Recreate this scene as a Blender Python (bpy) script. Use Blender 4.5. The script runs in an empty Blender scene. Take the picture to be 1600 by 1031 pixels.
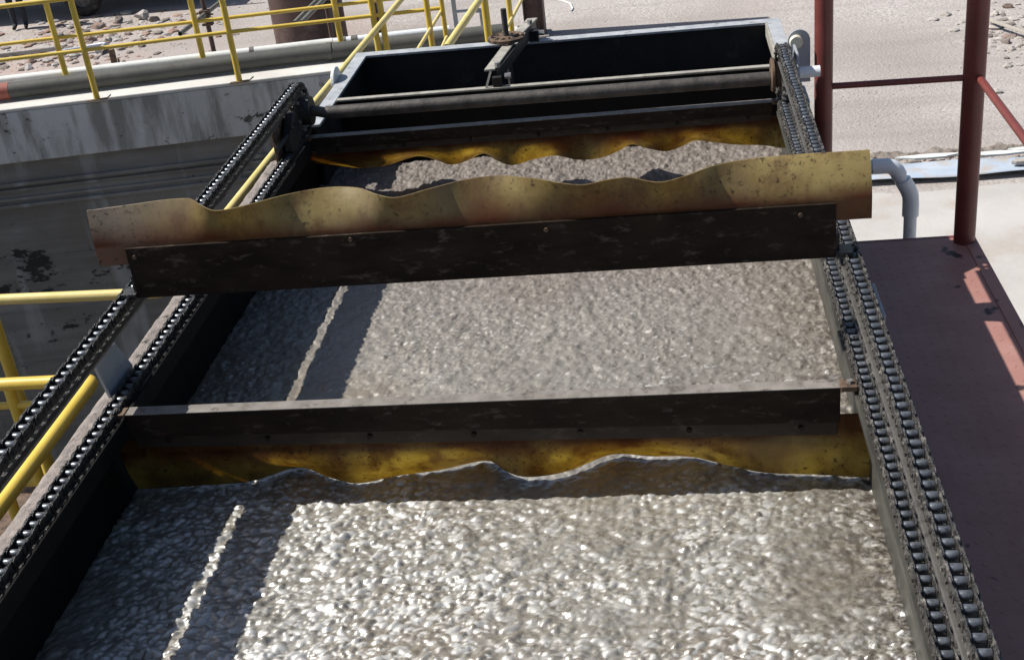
import bpy, bmesh, math, random
import numpy as np
from mathutils import Vector, Matrix

random.seed(7)
rng = np.random.default_rng(7)
scene = bpy.context.scene
col = scene.collection

# ------------------------------------------------------------------ camera
cam_d = bpy.data.cameras.new("camera")
cam = bpy.data.objects.new("camera", cam_d)
col.objects.link(cam)
cam_d.sensor_width = 36.0
cam_d.lens = 44.836
cam_d.clip_start = 0.05
cam_d.clip_end = 2000
_r = (0.98971, 0.092914, -0.108816)
_d = (-0.052288, -0.473043, -0.879487)
_f = (-0.133191, 0.876126, -0.463317)
cam.matrix_world = Matrix((
    (_r[0], -_d[0], -_f[0], 0.69),
    (_r[1], -_d[1], -_f[1], 0.0),
    (_r[2], -_d[2], -_f[2], 5.2),
    (0, 0, 0, 1)))
scene.camera = cam

# ------------------------------------------------------------------ world and sun
TO_SUN = Vector((-0.85, 0.06, 1.0)).normalized()
elev = math.asin(TO_SUN.z)
azim = math.atan2(TO_SUN.x, TO_SUN.y)
world = bpy.data.worlds.new("World")
scene.world = world
world.use_nodes = True
wn = world.node_tree
bg = wn.nodes["Background"]
sky = wn.nodes.new("ShaderNodeTexSky")
sky.sky_type = 'NISHITA'
sky.sun_disc = False
sky.sun_elevation = elev
sky.sun_rotation = azim
sky.dust_density = 1.5
wn.links.new(sky.outputs[0], bg.inputs[0])
bg.inputs[1].default_value = 0.070
sun_d = bpy.data.lights.new("sun", 'SUN')
sun_d.energy = 5.0
sun_d.angle = math.radians(0.53)
sun_d.color = (1.0, 0.955, 0.89)
sun = bpy.data.objects.new("sun", sun_d)
col.objects.link(sun)
sun.rotation_euler = (-TO_SUN).to_track_quat('-Z', 'Y').to_euler()
sun.location = (-8, 5, 12)
scene.view_settings.view_transform = 'Standard'
scene.view_settings.look = 'None'
scene.view_settings.gamma = 1.0
scene.view_settings.use_curve_mapping = False
scene.view_settings.exposure = 0.36

# ------------------------------------------------------------------ materials
def new_mat(name):
    m = bpy.data.materials.new(name)
    m.use_nodes = True
    nt = m.node_tree
    return m, nt, nt.nodes["Principled BSDF"]

def N(nt, t, **kw):
    n = nt.nodes.new(t)
    for k, v in kw.items():
        if k in n.inputs:
            n.inputs[k].default_value = v
        else:
            setattr(n, k, v)
    return n

def coords(nt, scale=(1, 1, 1)):
    g = N(nt, "ShaderNodeNewGeometry")
    mp = N(nt, "ShaderNodeMapping")
    mp.inputs["Scale"].default_value = scale
    nt.links.new(g.outputs["Position"], mp.inputs["Vector"])
    return mp.outputs[0]

def noise(nt, vec, scale, detail=6, rough=0.6):
    n = N(nt, "ShaderNodeTexNoise")
    n.inputs["Scale"].default_value = scale
    n.inputs["Detail"].default_value = detail
    n.inputs["Roughness"].default_value = rough
    nt.links.new(vec, n.inputs["Vector"])
    return n.outputs["Fac"]

def ramp(nt, fac, stops):
    r = N(nt, "ShaderNodeValToRGB")
    e = r.color_ramp.elements
    while len(e) < len(stops):
        e.new(0.5)
    for el, (p, c) in zip(e, stops):
        el.position = p
        el.color = (c[0], c[1], c[2], 1) if not isinstance(c, (int, float)) else (c, c, c, 1)
    nt.links.new(fac, r.inputs[0])
    return r.outputs[0]

def mix(nt, fac, a, b, mode='MIX'):
    m = N(nt, "ShaderNodeMix", data_type='RGBA', blend_type=mode)
    for s, v in ((0, fac), (6, a), (7, b)):
        if hasattr(v, "is_linked"):
            nt.links.new(v, m.inputs[s])
        elif s == 0:
            m.inputs[0].default_value = v
        else:
            m.inputs[s].default_value = (v[0], v[1], v[2], 1)
    return m.outputs[2]

def bump(nt, bsdf, height, strength, dist):
    b = N(nt, "ShaderNodeBump")
    b.inputs["Strength"].default_value = strength
    b.inputs["Distance"].default_value = dist
    nt.links.new(height, b.inputs["Height"])
    nt.links.new(b.outputs[0], bsdf.inputs["Normal"])
    return b

MAT = {}

def simple(name, c1, c2, scale, rough=0.6, metal=0.0, spec=0.5, bump_s=0.25, bump_d=0.004,
           bscale=None, dirt=None, dirt_scale=3.0, dirt_lo=0.5, dirt_hi=0.62, stretch=(1, 1, 1), rough2=None):
    m, nt, b = new_mat(name)
    v = coords(nt, stretch)
    f = noise(nt, v, scale)
    c = ramp(nt, f, [(0.35, c1), (0.68, c2)])
    if dirt is not None:
        d = noise(nt, v, dirt_scale, 8, 0.68)
        dr = ramp(nt, d, [(dirt_lo, 0.0), (dirt_hi, 1.0)])
        c = mix(nt, dr, c, dirt)
    nt.links.new(c, b.inputs["Base Color"])
    b.inputs["Roughness"].default_value = rough
    if rough2 is not None:
        rr = ramp(nt, noise(nt, v, scale * 0.7, 5), [(0.35, rough), (0.65, rough2)])
        nt.links.new(rr, b.inputs["Roughness"])
    b.inputs["Metallic"].default_value = metal
    b.inputs["Specular IOR Level"].default_value = spec
    if bump_s:
        bump(nt, b, noise(nt, v, bscale or scale * 4, 5), bump_s, bump_d)
    MAT[name] = m
    return m

simple("black_paint", (0.010, 0.010, 0.011), (0.022, 0.020, 0.019), 9, 0.55, dirt=(0.06, 0.05, 0.042), dirt_scale=6, dirt_lo=0.58, dirt_hi=0.75)
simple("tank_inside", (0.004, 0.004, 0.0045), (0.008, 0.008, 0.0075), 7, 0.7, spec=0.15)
simple("flight_black", (0.014, 0.010, 0.007), (0.030, 0.020, 0.014), 5, 0.7, spec=0.12, dirt=(0.085, 0.066, 0.052), dirt_scale=15, dirt_lo=0.56, dirt_hi=0.70, bump_s=0.3, stretch=(1, 1, 2.5))
simple("batten_brown", (0.022, 0.015, 0.010), (0.05, 0.035, 0.025), 6, 0.6, spec=0.3, dirt=(0.10, 0.075, 0.055), dirt_scale=9, dirt_lo=0.56, dirt_hi=0.75, bump_s=0.3, stretch=(1, 1, 2.0))
simple("flight_edge", (0.15, 0.135, 0.12), (0.24, 0.22, 0.20), 14, 0.7, dirt=(0.07, 0.06, 0.05), dirt_scale=16, dirt_lo=0.55, dirt_hi=0.68, bump_s=0.5, bump_d=0.003)
simple("grey_flange", (0.30, 0.32, 0.34), (0.43, 0.45, 0.47), 11, 0.55, dirt=(0.12, 0.10, 0.085), dirt_scale=13, dirt_lo=0.58, dirt_hi=0.72)
simple("grey_paint", (0.28, 0.31, 0.35), (0.36, 0.39, 0.43), 6, 0.45, dirt=(0.05, 0.04, 0.035), dirt_scale=15, dirt_lo=0.62, dirt_hi=0.72)
simple("bare_bar", (0.26, 0.25, 0.22), (0.40, 0.38, 0.33), 14, 0.6, dirt=(0.14, 0.10, 0.07), dirt_scale=12, dirt_lo=0.55, dirt_hi=0.72)
simple("dusty_ledge", (0.19, 0.165, 0.15), (0.29, 0.255, 0.235), 22, 0.9, dirt=(0.05, 0.045, 0.04), dirt_scale=17, dirt_lo=0.57, dirt_hi=0.66, bump_s=0.8, bump_d=0.012, bscale=60)
simple("track_steel", (0.060, 0.058, 0.054), (0.12, 0.116, 0.108), 14, 0.45, dirt=(0.03, 0.028, 0.025), dirt_scale=14, dirt_lo=0.52, dirt_hi=0.66)
simple("lip_steel", (0.030, 0.030, 0.026), (0.075, 0.073, 0.062), 9, 0.5, dirt=(0.03, 0.028, 0.022), dirt_scale=12, dirt_lo=0.5, dirt_hi=0.7, stretch=(1, 0.4, 1))
simple("shaft_steel", (0.030, 0.027, 0.024), (0.085, 0.076, 0.068), 16, 0.6, dirt=(0.02, 0.017, 0.015), dirt_scale=9, dirt_lo=0.52, dirt_hi=0.68, bump_s=0.5, bump_d=0.004, bscale=70)
simple("rust_steel", (0.07, 0.04, 0.024), (0.17, 0.11, 0.07), 18, 0.75, dirt=(0.03, 0.022, 0.017), dirt_scale=20, bump_s=0.5, bump_d=0.004)
simple("grease", (0.007, 0.007, 0.008), (0.03, 0.028, 0.026), 60, 0.28, spec=0.6, dirt=(0.12, 0.11, 0.10), dirt_scale=55, dirt_lo=0.6, dirt_hi=0.72, bump_s=0.9, bump_d=0.008, bscale=140)
simple("grease_dusty", (0.016, 0.015, 0.014), (0.06, 0.055, 0.05), 60, 0.32, spec=0.6, dirt=(0.20, 0.185, 0.165), dirt_scale=30, dirt_lo=0.52, dirt_hi=0.66, bump_s=0.9, bump_d=0.008, bscale=140)
simple("roller_steel", (0.11, 0.12, 0.135), (0.24, 0.26, 0.285), 70, 0.36, metal=0.6, dirt=(0.03, 0.028, 0.027), dirt_scale=60, dirt_lo=0.58, dirt_hi=0.7, bump_s=0.2, bump_d=0.001)
simple("yellow_paint", (0.60, 0.42, 0.055), (0.68, 0.50, 0.09), 8, 0.42, dirt=(0.42, 0.30, 0.10), dirt_scale=19, dirt_lo=0.62, dirt_hi=0.75, bump_s=0.15)
simple("yellow_faded", (0.62, 0.50, 0.16), (0.72, 0.60, 0.26), 8, 0.5, dirt=(0.45, 0.37, 0.20), dirt_scale=24, dirt_lo=0.60, dirt_hi=0.75, bump_s=0.2)
simple("red_paint", (0.125, 0.030, 0.025), (0.175, 0.042, 0.034), 5, 0.42, dirt=(0.30, 0.12, 0.10), dirt_scale=10, dirt_lo=0.64, dirt_hi=0.8, bump_s=0.12)
simple("pvc_grey", (0.68, 0.73, 0.78), (0.75, 0.79, 0.83), 5, 0.35, dirt=(0.34, 0.32, 0.30), dirt_scale=14, dirt_lo=0.6, dirt_hi=0.8, bump_s=0.05)
simple("pvc_white", (0.62, 0.64, 0.62), (0.74, 0.75, 0.73), 5, 0.4, dirt=(0.45, 0.43, 0.38), dirt_scale=6, dirt_lo=0.58, dirt_hi=0.8, bump_s=0.05)
simple("pipe_grey", (0.055, 0.058, 0.052), (0.10, 0.10, 0.092), 3, 0.7, dirt=(0.04, 0.04, 0.036), dirt_scale=6, dirt_lo=0.5, dirt_hi=0.75)
simple("pipe_red", (0.24, 0.07, 0.05), (0.32, 0.10, 0.07), 5, 0.7)
simple("aluminium", (0.40, 0.43, 0.48), (0.52, 0.55, 0.60), 12, 0.4, metal=0.3)
simple("brown_steel", (0.055, 0.032, 0.028), (0.10, 0.06, 0.05), 4, 0.6, dirt=(0.18, 0.14, 0.12), dirt_scale=2.5, dirt_lo=0.55, dirt_hi=0.8)
simple("scaffold_steel", (0.13, 0.125, 0.10), (0.22, 0.21, 0.17), 20, 0.55, metal=0.2)
simple("tyre", (0.018, 0.018, 0.018), (0.035, 0.033, 0.031), 20, 0.85, dirt=(0.14, 0.12, 0.10), dirt_scale=8, dirt_lo=0.5, dirt_hi=0.8)
simple("truck_paint", (0.02, 0.022, 0.028), (0.035, 0.037, 0.042), 4, 0.5)
simple("rim_steel", (0.09, 0.085, 0.08), (0.16, 0.15, 0.14), 12, 0.6)
simple("rubble_stone", (0.15, 0.125, 0.11), (0.31, 0.265, 0.235), 5, 0.95, dirt=(0.34, 0.22, 0.17), dirt_scale=2.0, dirt_lo=0.5, dirt_hi=0.7, bump_s=0.6, bump_d=0.02, bscale=25)
simple("red_earth", (0.24, 0.155, 0.12), (0.34, 0.24, 0.19), 5, 0.95)
simple("gravel_stone", (0.30, 0.28, 0.265), (0.44, 0.42, 0.40), 5, 0.95)
simple("pale_stone", (0.30, 0.275, 0.25), (0.44, 0.41, 0.38), 5, 0.95, bump_s=0.6, bump_d=0.02, bscale=25)
simple("blue_sheet", (0.36, 0.43, 0.52), (0.46, 0.51, 0.57), 3, 0.6, dirt=(0.42, 0.37, 0.32), dirt_scale=4, dirt_lo=0.48, dirt_hi=0.64)
simple("plank_wood", (0.32, 0.29, 0.25), (0.45, 0.42, 0.37), 8, 0.9, stretch=(1, 6, 6))
simple("mud", (0.15, 0.125, 0.105), (0.27, 0.235, 0.205), 9, 0.95, bump_s=0.8, bump_d=0.03, bscale=20)
simple("trouser_cloth", (0.022, 0.025, 0.032), (0.035, 0.038, 0.048), 20, 0.9)
simple("shirt_cloth", (0.40, 0.42, 0.42), (0.5, 0.52, 0.52), 10, 0.9)
simple("skin_tone", (0.28, 0.16, 0.11), (0.32, 0.19, 0.13), 10, 0.6)
simple("hair_black", (0.012, 0.01, 0.01), (0.02, 0.018, 0.016), 40, 0.7)
simple("boot_leather", (0.02, 0.018, 0.016), (0.035, 0.03, 0.028), 20, 0.6)
simple("cream_cap", (0.55, 0.52, 0.42), (0.63, 0.60, 0.50), 20, 0.5, dirt=(0.2, 0.16, 0.12), dirt_scale=60, dirt_lo=0.62, dirt_hi=0.7)
simple("cable_white", (0.68, 0.68, 0.66), (0.75, 0.75, 0.73), 8, 0.5)
simple("bolt_steel", (0.22, 0.21, 0.20), (0.42, 0.41, 0.40), 50, 0.4, metal=0.5)


def make_checker():
    m, nt, b = new_mat("red_plate")
    v = coords(nt)
    f = noise(nt, v, 4)
    c = ramp(nt, f, [(0.3, (0.30, 0.14, 0.115)), (0.7, (0.37, 0.20, 0.168))])
    d = ramp(nt, noise(nt, v, 6.5, 3, 0.5), [(0.66, 0.0), (0.70, 1.0)])
    c = mix(nt, d, c, (0.035, 0.022, 0.022))
    d2 = ramp(nt, noise(nt, v, 34, 6, 0.7), [(0.62, 0.0), (0.72, 1.0)])
    c = mix(nt, d2, c, (0.42, 0.28, 0.245))
    nt.links.new(c, b.inputs["Base Color"])
    b.inputs["Roughness"].default_value = 0.5
    bump(nt, b, noise(nt, v, 60), 0.25, 0.003)
    MAT["red_plate"] = m
make_checker()


def make_ground():
    m, nt, b = new_mat("ground_dirt")
    v = coords(nt)
    big = noise(nt, v, 0.22, 5, 0.55)
    c = ramp(nt, big, [(0.34, (0.31, 0.275, 0.255)), (0.5, (0.375, 0.345, 0.328)), (0.66, (0.42, 0.395, 0.38))])
    grav = N(nt, "ShaderNodeTexVoronoi")
    grav.inputs["Scale"].default_value = 26
    nt.links.new(v, grav.inputs["Vector"])
    gm = ramp(nt, noise(nt, v, 0.45, 6, 0.65), [(0.46, 0.0), (0.60, 1.0)])
    gc = ramp(nt, grav.outputs["Color"], [(0.2, (0.24, 0.22, 0.20)), (0.8, (0.56, 0.53, 0.50))])
    gfac = N(nt, "ShaderNodeMath", operation='MULTIPLY')
    nt.links.new(gm, gfac.inputs[0]); gfac.inputs[1].default_value = 0.4
    c = mix(nt, gfac.outputs[0], c, gc)
    sp = ramp(nt, noise(nt, v, 7, 8, 0.75), [(0.62, 0.0), (0.74, 0.55)])
    c = mix(nt, sp, c, (0.25, 0.21, 0.185))
    sp2 = ramp(nt, noise(nt, coords(nt, (1.0, 1.6, 1)), 5.1, 8, 0.75), [(0.66, 0.0), (0.74, 0.7)])
    c = mix(nt, sp2, c, (0.55, 0.53, 0.51))
    trk = ramp(nt, noise(nt, coords(nt, (0.16, 1.3, 1)), 1.1, 5, 0.6), [(0.50, 0.0), (0.66, 0.55)])
    c = mix(nt, trk, c, (0.275, 0.245, 0.228))
    red = ramp(nt, noise(nt, v, 0.13, 3, 0.5), [(0.52, 0.0), (0.64, 0.35)])
    c = mix(nt, red, c, (0.42, 0.29, 0.235))
    nt.links.new(c, b.inputs["Base Color"])
    b.inputs["Roughness"].default_value = 0.95
    b.inputs["Specular IOR Level"].default_value = 0.15
    add = N(nt, "ShaderNodeMath", operation='MULTIPLY_ADD')
    nt.links.new(grav.outputs["Distance"], add.inputs[0]); add.inputs[1].default_value = -0.5
    nt.links.new(noise(nt, v, 9, 8, 0.7), add.inputs[2])
    bump(nt, b, add.outputs[0], 0.35, 0.05)
    MAT["ground_dirt"] = m
make_ground()


def make_slab():
    m, nt, b = new_mat("slab_concrete")
    v = coords(nt)
    c = ramp(nt, noise(nt, v, 0.8, 6, 0.6), [(0.35, (0.39, 0.375, 0.355)), (0.65, (0.485, 0.468, 0.445))])
    d = ramp(nt, noise(nt, v, 1.7, 5, 0.55), [(0.52, 0.0), (0.66, 0.6)])
    c = mix(nt, d, c, (0.36, 0.30, 0.25))
    d = ramp(nt, noise(nt, v, 22, 6, 0.7), [(0.62, 0.0), (0.70, 0.8)])
    c = mix(nt, d, c, (0.33, 0.30, 0.27))
    nt.links.new(c, b.inputs["Base Color"])
    b.inputs["Roughness"].default_value = 0.9
    bump(nt, b, noise(nt, v, 30), 0.3, 0.01)
    MAT["slab_concrete"] = m
make_slab()


def make_wall_mats():
    # pale band at the top of the basin wall: streaked, with dark scabs
    m, nt, b = new_mat("basin_band")
    v = coords(nt)
    vs = coords(nt, (1.4, 1.4, 0.22))
    c = ramp(nt, noise(nt, v, 1.1, 6, 0.6), [(0.35, (0.48, 0.48, 0.47)), (0.65, (0.60, 0.60, 0.59))])
    st = ramp(nt, noise(nt, vs, 3.2, 6, 0.62), [(0.47, 0.0), (0.62, 0.85)])
    c = mix(nt, st, c, (0.21, 0.205, 0.185))
    sc = ramp(nt, noise(nt, coords(nt, (1, 1, 1.6)), 5.0, 8, 0.75), [(0.60, 0.0), (0.64, 1.0)])
    c = mix(nt, sc, c, (0.075, 0.07, 0.06))
    nt.links.new(c, b.inputs["Base Color"])
    b.inputs["Roughness"].default_value = 0.9
    bump(nt, b, noise(nt, v, 18, 7), 0.35, 0.015)
    MAT["basin_band"] = m
    m, nt, b = new_mat("basin_dark")
    v = coords(nt)
    vs = coords(nt, (1.2, 1.2, 0.16))
    vh = coords(nt, (0.25, 0.25, 3.2))
    c = ramp(nt, noise(nt, vh, 2.0, 6, 0.6), [(0.36, (0.150, 0.141, 0.128)), (0.64, (0.250, 0.238, 0.220))])
    c = mix(nt, ramp(nt, noise(nt, v, 1.2, 6, 0.65), [(0.40, 0.0), (0.66, 0.6)]), c, (0.135, 0.12, 0.10))
    st = ramp(nt, noise(nt, vs, 2.3, 4, 0.55), [(0.56, 0.0), (0.68, 0.7)])
    c = mix(nt, st, c, (0.37, 0.37, 0.37))
    sep = N(nt, "ShaderNodeSeparateXYZ")
    nt.links.new(v, sep.inputs[0])
    tide = N(nt, "ShaderNodeValToRGB")
    tide.color_ramp.elements[0].position = 0.0; tide.color_ramp.elements[0].color = (0.5, 0.5, 0.5, 1)
    for p_, c_ in ((0.30, 0.55), (0.55, 0.62), (0.72, 0.72), (0.80, 0.45)):
        e_ = tide.color_ramp.elements.new(p_); e_.color = (c_, c_, c_, 1)
    tide.color_ramp.elements[-1].position = 1.0; tide.color_ramp.elements[-1].color = (0.36, 0.36, 0.36, 1)
    mz = N(nt, "ShaderNodeMapRange"); mz.inputs[1].default_value = -2.6; mz.inputs[2].default_value = 1.1
    nt.links.new(sep.outputs["Z"], mz.inputs[0]); nt.links.new(mz.outputs[0], tide.inputs[0])
    ad = N(nt, "ShaderNodeMath", operation='MULTIPLY_ADD')
    nt.links.new(tide.outputs[0], ad.inputs[0]); ad.inputs[1].default_value = 0.36
    nt.links.new(noise(nt, coords(nt, (0.75, 0.75, 1.5)), 2.2, 9, 0.72), ad.inputs[2])
    sc = ramp(nt, ad.outputs[0], [(0.785, 0.0), (0.81, 0.95)])
    c = mix(nt, sc, c, (0.016, 0.015, 0.014))
    nt.links.new(c, b.inputs["Base Color"])
    b.inputs["Roughness"].default_value = 0.85
    bump(nt, b, noise(nt, v, 14, 7), 0.4, 0.015)
    MAT["basin_dark"] = m
    m, nt, b = new_mat("basin_floor")
    v = coords(nt)
    vh = coords(nt, (0.35, 1.4, 1))
    c = ramp(nt, noise(nt, vh, 1.2, 6, 0.6), [(0.35, (0.062, 0.055, 0.048)), (0.65, (0.105, 0.095, 0.085))])
    sc = ramp(nt, noise(nt, coords(nt, (0.8, 1.3, 1)), 1.5, 8, 0.72), [(0.54, 0.0), (0.59, 1.0)])
    c = mix(nt, sc, c, (0.022, 0.020, 0.018))
    nt.links.new(c, b.inputs["Base Color"])
    b.inputs["Roughness"].default_value = 0.75
    bump(nt, b, noise(nt, v, 9, 7), 0.4, 0.02)
    MAT["basin_floor"] = m
    m, nt, b = new_mat("basin_top")
    v = coords(nt)
    c = ramp(nt, noise(nt, v, 1.5, 6, 0.6), [(0.35, (0.46, 0.445, 0.42)), (0.65, (0.60, 0.585, 0.555))])
    sc = ramp(nt, noise(nt, v, 8, 8, 0.75), [(0.63, 0.0), (0.70, 0.7)])
    c = mix(nt, sc, c, (0.32, 0.30, 0.28))
    nt.links.new(c, b.inputs["Base Color"])
    b.inputs["Roughness"].default_value = 0.92
    bump(nt, b, noise(nt, v, 22, 7), 0.35, 0.012)
    MAT["basin_top"] = m
make_wall_mats()


def make_skirt(name, dull, transl):
    m, nt, b = new_mat(name)
    v = coords(nt)
    c = ramp(nt, noise(nt, v, 4.0, 6, 0.6), [(0.34, (0.24, 0.165, 0.055)), (0.49, (0.43, 0.325, 0.11)), (0.62, (0.60, 0.49, 0.19))])
    br = ramp(nt, noise(nt, coords(nt, (1.6, 1.6, 0.6)), 6.0, 7, 0.65), [(0.50, 0.0), (0.62, 0.72)])
    c = mix(nt, br, c, (0.20, 0.105, 0.040))
    pale = ramp(nt, noise(nt, coords(nt, (1.0, 1.0, 0.7)), 2.3, 3, 0.5), [(0.50, 0.0), (0.62, 0.45)])
    c = mix(nt, pale, c, (0.42, 0.35, 0.27))
    c = mix(nt, dull, c, (0.135, 0.085, 0.046))
    if dull > 0:
        sx_ = N(nt, "ShaderNodeSeparateXYZ"); nt.links.new(v, sx_.inputs[0])
        ex_ = N(nt, "ShaderNodeMapRange"); nt.links.new(sx_.outputs["X"], ex_.inputs[0])
        ex_.inputs[1].default_value = -0.95; ex_.inputs[2].default_value = -1.25; ex_.inputs[4].default_value = 0.75
        c = mix(nt, ex_.outputs[0], c, (0.40, 0.34, 0.30))
    # red-brown stain that runs along the clamped edge, from a per-vertex wear mask
    at = N(nt, "ShaderNodeAttribute", attribute_name="clamp_stain")
    c = mix(nt, at.outputs["Fac"], c, (0.14, 0.035, 0.012))
    sp = ramp(nt, noise(nt, v, 55, 6, 0.75), [(0.55, 0.0), (0.64, 1.0)])
    spm = ramp(nt, noise(nt, v, 3.8, 5, 0.6), [(0.36, 0.0), (0.52, 0.9)])
    mu = N(nt, "ShaderNodeMath", operation='MULTIPLY')
    nt.links.new(sp, mu.inputs[0]); nt.links.new(spm, mu.inputs[1])
    c = mix(nt, mu.outputs[0], c, (0.055, 0.034, 0.016))
    nt.links.new(c, b.inputs["Base Color"])
    b.inputs["Roughness"].default_value = 0.42
    b.inputs["Specular IOR Level"].default_value = 0.45
    bump(nt, b, noise(nt, v, 22, 6), 0.3, 0.006)
    tr = N(nt, "ShaderNodeBsdfTranslucent")
    warm = mix(nt, 1.0, c, (1.0, 0.98, 0.72), 'MULTIPLY')
    nt.links.new(warm, tr.inputs["Color"])
    ms = N(nt, "ShaderNodeMixShader")
    ms.inputs[0].default_value = transl
    nt.links.new(b.outputs[0], ms.inputs[1])
    nt.links.new(tr.outputs[0], ms.inputs[2])
    nt.links.new(ms.outputs[0], nt.nodes["Material Output"].inputs["Surface"])
    MAT[name] = m
make_skirt("amber_rubber", 0.0, 0.74)
make_skirt("amber_rubber_dry", 0.50, 0.40)


def make_sludge():
    m, nt, b = new_mat("sludge_froth")
    v = coords(nt)
    c = ramp(nt, noise(nt, v, 2.2, 6, 0.6), [(0.35, (0.185, 0.172, 0.144)), (0.65, (0.255, 0.242, 0.208))])
    fine = ramp(nt, noise(nt, v, 45, 6, 0.7), [(0.36, 0.0), (0.50, 1.0)])
    c = mix(nt, fine, (0.120, 0.104, 0.083), c)
    br = ramp(nt, noise(nt, v, 0.8, 3, 0.5), [(0.50, 0.0), (0.66, 0.7)])
    c = mix(nt, br, c, (0.165, 0.130, 0.085))
    sep = N(nt, "ShaderNodeSeparateXYZ")
    nt.links.new(v, sep.inputs[0])
    fa = N(nt, "ShaderNodeAttribute", attribute_name="scum_glint")
    c = mix(nt, fa.outputs["Fac"], c, (0.45, 0.447, 0.425))  # pale bubble caps: lighter scum plus glints and sky reflections painted into the colour
    # dark scum caught along the chain wall
    ed = N(nt, "ShaderNodeMapRange")
    nt.links.new(sep.outputs["X"], ed.inputs[0])
    ed.inputs[1].default_value = 0.90; ed.inputs[2].default_value = 1.26
    sc = ramp(nt, noise(nt, v, 26, 7, 0.75), [(0.44, 1.0), (0.56, 0.0)])
    mu = N(nt, "ShaderNodeMath", operation='MULTIPLY')
    nt.links.new(ed.outputs[0], mu.inputs[0]); nt.links.new(sc, mu.inputs[1])
    c = mix(nt, mu.outputs[0], c, (0.03, 0.022, 0.014))
    # dry crust further down the tank
    mr = N(nt, "ShaderNodeMapRange")
    nt.links.new(sep.outputs["Y"], mr.inputs[0])
    mr.inputs[1].default_value = 3.7
    mr.inputs[2].default_value = 6.0
    dryc = ramp(nt, noise(nt, v, 40, 6, 0.7), [(0.35, (0.085, 0.070, 0.058)), (0.65, (0.195, 0.168, 0.147))])
    c = mix(nt, mr.outputs[0], c, dryc)
    nt.links.new(c, b.inputs["Base Color"])
    rr = N(nt, "ShaderNodeMapRange")
    nt.links.new(sep.outputs["Y"], rr.inputs[0])
    rr.inputs[1].default_value = 3.8
    rr.inputs[2].default_value = 6.0
    rr.inputs[3].default_value = 0.46
    rr.inputs[4].default_value = 0.62
    rn = N(nt, "ShaderNodeMath", operation='ADD')
    nt.links.new(rr.outputs[0], rn.inputs[0])
    rv = ramp(nt, noise(nt, v, 9, 4, 0.6), [(0.4, 0.0), (0.65, 0.10)])
    nt.links.new(rv, rn.inputs[1])
    nt.links.new(rn.outputs[0], b.inputs["Roughness"])
    b.inputs["Specular IOR Level"].default_value = 1.0
    cw = N(nt, "ShaderNodeMapRange")
    nt.links.new(sep.outputs["Y"], cw.inputs[0])
    cw.inputs[1].default_value = 3.5; cw.inputs[2].default_value = 4.4
    cw.inputs[3].default_value = 1.0; cw.inputs[4].default_value = 0.15
    nt.links.new(cw.outputs[0], b.inputs["Coat Weight"])
    b.inputs["Coat Roughness"].default_value = 0.30
    b.inputs["Coat IOR"].default_value = 1.75
    hn = N(nt, "ShaderNodeMath", operation='MULTIPLY_ADD')
    nt.links.new(noise(nt, v, 240, 3, 0.6), hn.inputs[0]); hn.inputs[1].default_value = 0.4
    nt.links.new(noise(nt, v, 85, 5, 0.6), hn.inputs[2])
    bump(nt, b, hn.outputs[0], 0.22, 0.004)
    MAT["sludge_froth"] = m
make_sludge()

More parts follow.
